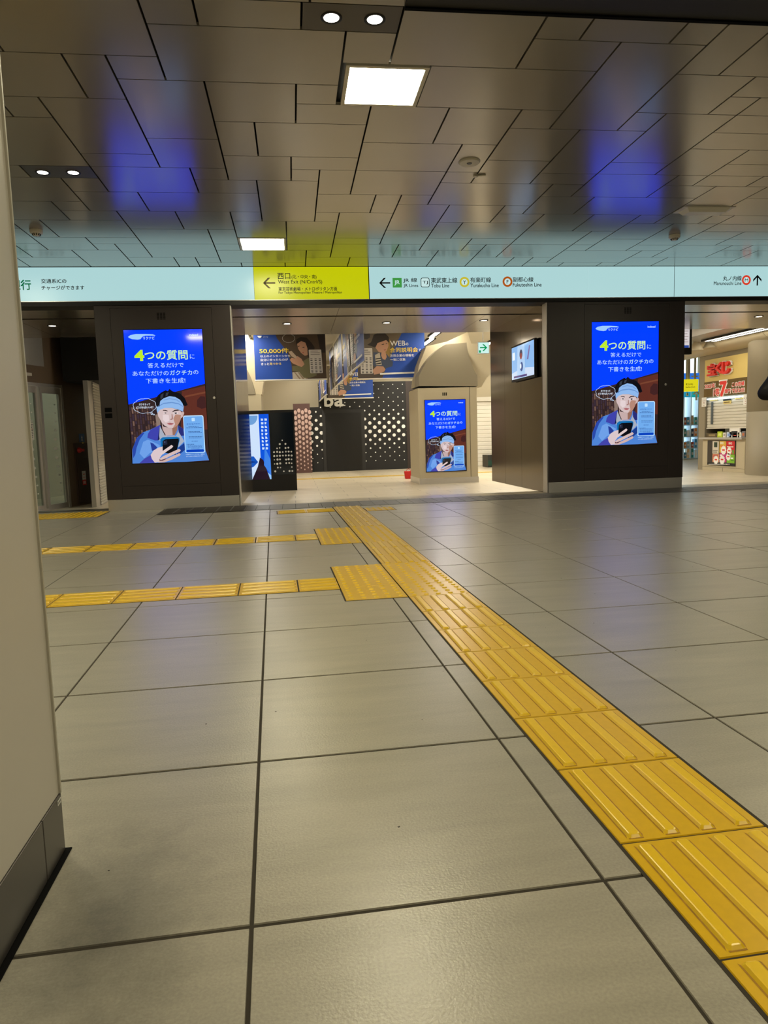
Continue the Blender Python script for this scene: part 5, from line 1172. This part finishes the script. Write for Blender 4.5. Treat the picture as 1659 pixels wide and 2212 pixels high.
def burst(x, y, r, d=.065):
    a, b = l1(x, y); c = l1(x + r, y); q = abs(c[0] - a); mb.poly(FL, [(a + q * (1 + .1 * (-1) ** i) * math.cos(i * math.pi / 12), b + q * (1 + .1 * (-1) ** i) * math.sin(i * math.pi / 12)) for i in range(24)], d, M['white_print'])
    mb.poly(FL, [(a - q * .5, b - q * .1), (a + q * .5, b - q * .1), (a + q * .5, b + q * .22), (a - q * .5, b + q * .22)], d + .001, M['redprint'])
for nm, m, bxs in (('gold_poster', PC(214, 176, 60), (832, 938, 950, 1150)), ('red_poster', PC(204, 24, 34), (955, 938, 1108, 1172)), ('pink_poster', PC(196, 52, 130), (832, 1155, 960, 1320)), ('green_poster', PC(126, 186, 44), (965, 1180, 1104, 1334)), ('white_poster', PC(214, 206, 190), (706, 940, 820, 1165)), ('orange_poster', PC(226, 150, 110), (706, 1172, 824, 1320))):
    mb = MB(); sheet(m, *bxs)
    if nm == 'gold_poster': ltext(mb, l1, 'BIG', 852, 955, 906, 992, M['white_print'], .064, .03); burst(908, 1104, 48); sheet(M['redprint'], 845, 1022, 940, 1034, .064)
    if nm == 'red_poster': ltext(mb, l1, 'BIG', 1002, 962, 1060, 998, M['white_print'], .064, .03); burst(1012, 1118, 42); sheet(M['white_print'], 970, 1034, 1085, 1050, .064); sheet(PC(80, 160, 60), 1064, 1100, 1096, 1168, .064)
    if nm == 'pink_poster': burst(882, 1275, 48); sheet(M['white_print'], 842, 1180, 880, 1205, .064)
    if nm == 'green_poster': burst(994, 1222, 40); sheet(M['white_print'], 1040, 1236, 1082, 1262, .064); sheet(PC(60, 120, 40), 1040, 1285, 1095, 1298, .064)
    if nm == 'white_poster': sheet(PC(44, 62, 44), 735, 960, 796, 1050, .064); sheet(M['ink'], 712, 1100, 800, 1108, .064); sheet(M['ink'], 712, 1130, 790, 1140, .064)
    if nm == 'orange_poster': burst(770, 1278, 44); sheet(PC(190, 90, 80), 720, 1185, 805, 1235, .064)
    mb.build(nm, pt_)
mb = MB(); sheet(M['black'], 612, 1338, 1112, 1376, .064); 
for k in range(16): sheet(M['white_print'], 640 + k * 24, 1348, 656 + k * 24, 1364, .066)
mb.build('caption_strip', pt_)
# things on the counter
def counter_card(name, label, m, x0, y0, x1, y1, mark=None, depth=.03, cat='card'):
    a0, a1, b0, b1 = quad(l1, x0, y0, x1, y1); t = thing(name, label, cat, FL.pt((a0 + a1) / 2, zk))
    mb = MB(); mb.fbox(FL, a0, zk, a1, b1, -.02 - depth, -.02, m); mb.build('body', t)
    mb = MB(); w_, h_ = a1 - a0, b1 - zk
    mb.poly(FL, [(a0 + w_ * .2, zk + h_ * .25), (a1 - w_ * .2, zk + h_ * .25), (a1 - w_ * .2, b1 - h_ * .3), (a0 + w_ * .2, b1 - h_ * .3)], -.019, mark or M['ink']); mb.build('print', t)
counter_card('counter_card', 'lime green card standing on the booth counter', PC(176, 196, 40), 732, 768, 820, 860, PC(220, 226, 120))
counter_card('paper_cup', 'small white holder beside the lime green card on the booth counter', M['white'], 832, 790, 880, 860, PC(170, 160, 150), .08, 'holder')
counter_card('display_card', 'pale blue slanted card on the booth counter', PC(190, 204, 226), 902, 778, 985, 860, PC(120, 150, 206))
counter_card('display_card', 'white card with a red mark on the booth counter', M['white'], 1002, 768, 1090, 860, PC(206, 90, 70))
counter_card('display_card', 'white and grey card right of the red marked card on the booth counter', M['paper'], 1100, 785, 1160, 860, PC(190, 180, 140))
counter_card('display_card', 'grey card with an orange mark on the booth counter', PC(120, 116, 120), 1172, 762, 1228, 860, PC(196, 110, 60))
counter_card('display_card', 'yellow card at the right end of the booth counter', PC(214, 190, 40), 1250, 745, 1290, 818, PC(240, 220, 110))
counter_card('ticket_tray', 'low brown tray at the left end of the booth counter', PC(92, 76, 48), 540, 800, 730, 862, PC(150, 130, 90), .14, 'tray')
counter_card('price_card', 'pair of white price cards behind the counter under the shutter', M['paper'], 950, 712, 1132, 754, M['ink'])
for nm, b4 in (('left', (490, 155, 572, 320)), ('right', (1240, 98, 1326, 288))):
    a0, a1, b0, b1 = quad(l1, *b4); t2 = thing('notice', 'white notice with arrows at the ' + nm + ' of the booth shutter', 'notice', FL.pt((a0 + a1) / 2, b0, .03))
    mb = MB(); mb.fbox(FL, a0, b0, a1, b1, .03, .034, M['paper']); mb.build('sheet', t2)
    mb = MB(); w_, h_ = a1 - a0, b1 - b0
    for u in (.2, .62): mb.poly(FL, [(a0 + w_ * u, b0 + h_ * .6), (a0 + w_ * (u + .18), b0 + h_ * .6), (a0 + w_ * (u + .09), b0 + h_ * .72)], .035, M['ink'])
    for v in (.1, .3, .44): mb.poly(FL, [(a0 + w_ * .36, b0 + h_ * v), (a0 + w_ * .64, b0 + h_ * v), (a0 + w_ * .64, b0 + h_ * (v + .05)), (a0 + w_ * .36, b0 + h_ * (v + .05))], .035, PC(150, 90, 80))
    mb.build('print', t2)
# booth light
mb = MB(); mb.fbox(FL, uA + .1, zc1 - .05, uB_ - .1, zc1 - .02, -.03, .02, E['led']); tag(mb.build('booth_lamp'), 'pale lamp strip over the booth shutter', 'lamp')
# round column right of the booth
pc = FL.pt(uB_ + .62, 0, 0)
mb = MB(); mb.lathe((pc.x + .30, pc.y, -.25), [(.62, 0), (.62, 1.25), (.612, 1.252), (.612, 1.262), (.62, 1.264), (.62, 3.23)], M['beige2'], 64); tag(mb.build('round_column'), 'round beige column right of the lottery booth', 'column')
# curved bulkhead above the booth
zb_ = FL.at(1590, 756)[1]
pr = [(0.02, zb_)] + [(-.44 * math.sin(a), ZBOOTH - (ZBOOTH - zb_) * math.cos(a)) for a in (i * math.pi / 2 / 10 for i in range(11))]
mb = MB(); ys = [9.2 + .0 * k for k in range(1)]
segs = [(9.0, 11.05), (11.06, 12.75), (12.76, 14.45), (14.46, 16.15), (16.16, 17.4)]
for y0, y1 in segs:
    vs = [(XL + x, y, z) for y in (y0, y1) for x, z in pr]; n = len(pr)
    mb.add(vs, [(i, n + i, n + i + 1, i + 1) for i in range(n - 1)], M['beige'], True)
    for y in (y0, y1): mb.add([(XL + x, y, z) for x, z in pr] + [(XL + .02, y, ZBOOTH)], [tuple(range(n + 1))], M['beige'])
vs = [(XL + x * .985 + .01, y, z + .006) for y in (9.0, 17.4) for x, z in pr]; mb.add(vs, [(i, n + i, n + i + 1, i + 1) for i in range(n - 1)], M['gap'])
struct(mb.build('trim_7'))
mb = MB(); mb.box(8.0, 11.2, ZBOOTH, XL + .3, 17.5, ZH + .05, mat('grey_ceiling_slab', (176, 172, 166), .3, metal=.5)); struct(mb.build('ceiling'))
for k, (xt, yt, xl, xr, yb) in enumerate(((1505, 731, 1491, 1518, 757), (1534, 731, 1521, 1550, 752))):
    F = Face((0, 14.5, 0), (1, 0, 0)); a, b, c = F.at(xt, yt), F.at(xl, yb), F.at(xr, yb)
    r = (c[0] - b[0]) / 2
    mb = MB(); mb.lathe((a[0], 14.5, (b[1] + c[1]) / 2), [(r, 0), (r * .95, .02), (.03, a[1] - b[1])], M['beige'], 24); mb.tube((a[0], 14.5, a[1] - .03), (a[0], 14.5, ZBOOTH + .001), .03, M['beige'])
    tag(mb.build('cone_lamp_shade'), ('left' if k == 0 else 'right') + ' one of two beige cones hanging by the ceiling line lamps near the lottery booth', 'lamp shade', 'beige ceiling cones')
# hanging monitor beside the right pillar
YM = 11.5; FM = Face((0, YM, 0), (1, 0, 0)); a = FM.at(1466, 672); c = FM.at(1494, 765)
t = thing('hanging_monitor', 'upright monitor with a white page hanging just right of the right pillar', 'monitor', FM.pt(a[0], c[1]))
mb = MB(); mb.fbox(FM, a[0] - .3, c[1], c[0], a[1], -.09, 0, M['black']); mb.build('casing', t)
q0 = FM.at(1450, 680); q1 = FM.at(1489, 751)
mb = MB(); mb.poly(FM, [(q0[0] - .2, q1[1]), (q1[0], q1[1]), (q1[0], q0[1]), (q0[0] - .2, q0[1])], .002, EC(214, 206, 206, True)); mb.poly(FM, [(q0[0] - .2, q1[1]), (q1[0] - .01, q1[1]), (q1[0] - .01, q1[1] + .04), (q0[0] - .2, q1[1] + .04)], .003, EC(40, 70, 150))
for k in range(9): mb.poly(FM, [(q0[0] - .1, q1[1] + .09 + k * .045), (q1[0] - .02 - .02 * (k % 2), q1[1] + .09 + k * .045), (q1[0] - .02 - .02 * (k % 2), q1[1] + .10 + k * .045), (q0[0] - .1, q1[1] + .10 + k * .045)], .003, EC(150, 130, 130))
mb.build('display', t)
mb = MB(); mb.tube(FM.pt(a[0] - .1, a[1], -.04), FM.pt(a[0] - .1, ZH, -.04), .02, M['black']); mb.build('ceiling_pole', t)

# bright shop far right
YK = 20.4; FK = Face((0, YK, 0), (1, 0, 0)); k0 = lambda x, y: FK.at(1460 + x * sc, 640 + y * sc); k1 = lambda x, y: FK.at(1460 + x * sc, 840 + y * sc)
t = thing('shop_shelving', 'brightly lit shop shelving seen in the gap right of the right pillar', 'shop shelving', (k0(280, 0)[0], YK, -.25))
xa, xb = k0(60, 1500)[0], k0(520, 1500)[0]
mb = MB(); mb.fbox(FK, xa, -.25, xb, 3.2, -.5, -.4, E['led']); mb.build('lit_back_panel', t)
mb = MB()
for y in (640, 850, 1060, 1240): z = k1(280, y)[1]; mb.fbox(FK, xa, z - .03, xb, z, -.4, -.02, PC(190, 216, 232))
for x in (150, 278, 410): u = k1(x, 500)[0]; mb.fbox(FK, u - .012, -.25, u + .012, 2.2, -.4, -.01, PC(196, 214, 224))
mb.build('shelves', t)
rn = random.Random(11)
cols = ((214, 96, 60), (70, 150, 190), (236, 200, 150), (80, 170, 160), (220, 226, 230), (60, 90, 120), (236, 150, 70), (150, 190, 210))
nm_ = ('top', 'second', 'third', 'bottom')
for r, y in enumerate((640, 850, 1060, 1240)):
    for c in range(5):
        x = (160, 212, 290, 350, 418)[c]; a = k1(x + 4, y); b = k1(x + 44, y); col = cols[(r * 3 + c) % 8]; h = .16 + .12 * rn.random()
        mb = MB(); mb.fbox(FK, a[0], k1(280, y)[1], b[0], k1(280, y)[1] + h, -.2, -.05, PC(*col)); mb.fbox(FK, a[0] + .01, k1(280, y)[1] + h * .3, b[0] - .01, k1(280, y)[1] + h * .6, -.05, -.047, M['paper'])
        tag(mb.build('goods_box'), ('%s goods box on the %s shelf of the bright shop, %s from left' % ({0: 'orange', 1: 'blue', 2: 'tan', 3: 'teal', 4: 'white', 5: 'dark blue', 6: 'amber', 7: 'pale blue'}[(r * 3 + c) % 8], nm_[r], ('first', 'second', 'third', 'fourth', 'fifth')[c])), 'box', 'goods on the bright shop shelves')
def hang_sign(label, m, box_, f, extra, Y, z_top=True):
    F = Face((0, Y, 0), (1, 0, 0)); g = lambda x, y: F.at(1460 + x * sc, (640 if f == 0 else 840) + y * sc)
    p, q = g(box_[0], box_[1]), g(box_[2], box_[3]); t = thing('hanging_sign', label, 'sign', F.pt((p[0] + q[0]) / 2, q[1]))
    mb = MB(); mb.fbox(F, p[0], q[1], q[0], p[1], -.06, 0, m); mb.build('board', t); mb = MB(); extra(mb, F, g); mb.build('print', t)
    if z_top:
        mb = MB(); u = p[0] + .55 * (q[0] - p[0]); mb.fbox(F, u - .03, p[1], u + .03, ZH, -.08, -.06, M['offwhite']); mb.build('hanger', t)
def s_y(mb, F, g):
    for txt, b4 in (('東口(中央)', (178, 1568, 306, 1608)), ('East Exit (Cntrl)', (178, 1622, 344, 1654))):
        p, q = g(b4[0], b4[1]), g(b4[2], b4[3]); mb.text(F, txt, p[0], q[0], q[1], p[1], .002, M['ink'], .01)
hang_sign('yellow hanging sign for the east exit in the gap right of the right pillar', EC(222, 210, 30), (70, 1498, 402, 1712), 0, s_y, 18.2)
def s_b(mb, F, g): p, q = g(276, 1432), g(410, 1452); mb.poly(F, [(p[0], q[1]), (q[0], q[1]), (q[0], p[1]), (p[0], p[1])], .002, M['white_print'])
hang_sign('blue hanging sign above the yellow east exit sign', EC(40, 110, 214), (70, 1385, 420, 1492), 0, s_b, 19.4)
def s_g(mb, F, g):
    c = g(370, 100); mb.poly(F, [(c[0] - .03, c[1] - .16), (c[0] + .03, c[1] - .16), (c[0] + .03, c[1] + .02), (c[0] - .03, c[1] + .02)], .002, M['white_print'])
    mb.poly(F, [(c[0], c[1] + .12), (c[0] - .12, c[1]), (c[0] - .05, c[1]), (c[0], c[1] + .05), (c[0] + .05, c[1]), (c[0] + .12, c[1])], .003, M['white_print'])
hang_sign('teal guide sign with a white up arrow below the yellow east exit sign', EC(20, 150, 150), (300, 45, 415, 150), 1, s_g, 18.6)
def s_t(mb, F, g):
    p, q = g(185, 75), g(225, 130); mb.poly(F, [(p[0], q[1]), (q[0], q[1]), (q[0], p[1]), (p[0], p[1])], .002, M['white_print']); mb.poly(F, [(p[0] + .05, q[1] + .1), (q[0] - .04, q[1] + .1), (q[0] - .04, p[1] - .06), (p[0] + .05, p[1] - .06)], .003, PC(20, 120, 150))
hang_sign('teal guide sign with a white symbol left of the up arrow sign', EC(30, 140, 170), (160, 55, 268, 150), 1, s_t, 18.6)

# ---------------------------------------------------------------- passer-by at the right edge
YP = 6.6
el = onY(1637, 862, YP)                                            # elbow
bx_, by_ = el.x + .47, YP + .02
def skin_obj(name, verts, edges, m, parent, root, sub=2):
    me = bpy.data.meshes.new(name); o_ = Vector(parent['_o'])
    me.from_pydata([Vector(v[:3]) - o_ for v in verts], edges, []); o = bpy.data.objects.new(name, me); COL.objects.link(o); o.parent = parent
    s = o.modifiers.new('skin', 'SKIN'); s.use_smooth_shade = True; lay = me.skin_vertices[0].data
    for i, v in enumerate(verts):
        r = v[3]; lay[i].radius = (r if isinstance(r, tuple) else (r, r)); lay[i].use_root = (i == root)
    if sub: sb = o.modifiers.new('subdivision', 'SUBSURF'); sb.levels = sub; sb.render_levels = sub
    me.materials.append(m); return o
t = thing('person', 'passer-by in a black padded jacket at the right edge with a bent elbow showing', 'person', (bx_, by_, 0))
x, y = bx_, by_; ex, ey, ez = el.x + .035, el.y, el.z + .03
V = [(x, y, .93, .08), (x, y, 1.10, .09), (x, y, 1.30, .11), (x, y, 1.43, .06), (x, y, 1.50, .05), (x, y - .02, 1.57, .085), (x, y - .01, 1.66, .082),          # 0-6 trunk, neck, head
     (x - .17, y, 1.38, .055), (ex, ey, ez, .040), (ex + .10, ey - .20, ez + .03, .032), (ex + .14, ey - .27, ez + .05, .022),                                      # 7-10 left arm
     (x + .17, y, 1.38, .055), (x + .24, y, 1.10, .04), (x + .20, y - .16, .92, .032), (x + .19, y - .21, .84, .024),                                               # 11-14 right arm
     (x - .09, y, .86, .085), (x - .10, y - .06, .48, .055), (x - .10, y + .02, .09, .038), (x - .10, y - .12, .04, .035),                                          # 15-18 leg
     (x + .09, y, .86, .085), (x + .10, y + .04, .48, .055), (x + .10, y + .14, .10, .038), (x + .10, y + .0, .04, .035)]                                           # 19-22 leg
Ed = [(0, 1), (1, 2), (2, 3), (3, 4), (4, 5), (5, 6), (2, 7), (7, 8), (8, 9), (9, 10), (2, 11), (11, 12), (12, 13), (13, 14), (0, 15), (15, 16), (16, 17), (17, 18), (0, 19), (19, 20), (20, 21), (21, 22)]
for base, d in ((10, Vector((.35, -.8, .2)).normalized()), (14, Vector((0, -.3, -.95)).normalized())):
    side = Vector((1, 0, 0)) if base == 14 else Vector((0, .25, 1)).normalized(); B = Vector(V[base][:3])
    for k, L_ in enumerate((.070, .080, .076, .060)):
        n = len(V); q = B + side * (.024 - .016 * k) + d * .05; V.append((*q, .0095)); V.append((*(q + d * L_ * .5), .0085)); V.append((*(q + d * L_ * .85 + Vector((0.01, -.012, -.012))), .0075)); Ed += [(base, n), (n, n + 1), (n + 1, n + 2)]
    n = len(V); q = B + side * .035; V.append((*q, .011)); V.append((*(q + d * .035 + side * .018), .0095)); Ed += [(base, n), (n, n + 1)]
skin_obj('body', V, Ed, PC(206, 164, 140), t, 0)
BK = noise_bump(mat('black_padded_cloth', (13, 13, 15), .75), 40, .4, .004); NV = mat('dark_navy_cloth', (26, 28, 36), .8)
J = [(x, y, .90, .16), (x, y, 1.06, .155), (x, y, 1.26, .16), (x, y, 1.40, .10), (x, y, 1.47, .075), (x - .18, y, 1.37, .078), (x - .30, y - .005, 1.18, .074), (ex, ey, ez, .068), (ex + .045, ey - .09, ez + .01, .058), (ex + .095, ey - .19, ez + .03, .048),
     (x + .18, y, 1.37, .078), (x + .245, y, 1.10, .064), (x + .205, y - .15, .94, .048), (x, y, .80, .14)]
skin_obj('jacket', J, [(0, 1), (1, 2), (2, 3), (3, 4), (2, 5), (5, 6), (6, 7), (7, 8), (8, 9), (2, 10), (10, 11), (11, 12), (13, 0)], BK, t, 0)
skin_obj('trousers', [(x, y, .93, .125), (x - .09, y, .84, .10), (x - .10, y - .06, .48, .075), (x - .10, y + .015, .06, .062), (x + .09, y, .84, .10), (x + .10, y + .04, .48, .075), (x + .10, y + .135, .07, .062), (x, y, 1.08, .11)],
         [(0, 1), (1, 2), (2, 3), (0, 4), (4, 5), (5, 6), (7, 0)], NV, t, 0)
skin_obj('hair', [(x, y + .035, 1.60, .085), (x, y + .03, 1.68, .095), (x, y, 1.74, .07)], [(0, 1), (1, 2)], M['ink'], t, 0)
for sx, yy in ((-.10, -.05), (.10, .07)):
    skin_obj('shoe', [(x + sx, y + yy + .06, .048, .046), (x + sx, y + yy - .04, .045, .045), (x + sx, y + yy - .14, .036, .036)], [(0, 1), (1, 2)], M['black'], t, 0)
mb = MB()
for sx in (-.03, .03): mb.lathe((x + sx, y - .088, 1.60), [(.004, 0), (.010, .004), (.004, .010)], M['ink'], 10)
mb.lathe((x, y - .108, 1.555), [(.008, 0), (.014, .012), (.006, .04)], PC(206, 164, 140), 10); mb.box(x - .024, y - .104, 1.528, x + .024, y - .094, 1.536, PC(170, 96, 90))
mb.build('face', t)
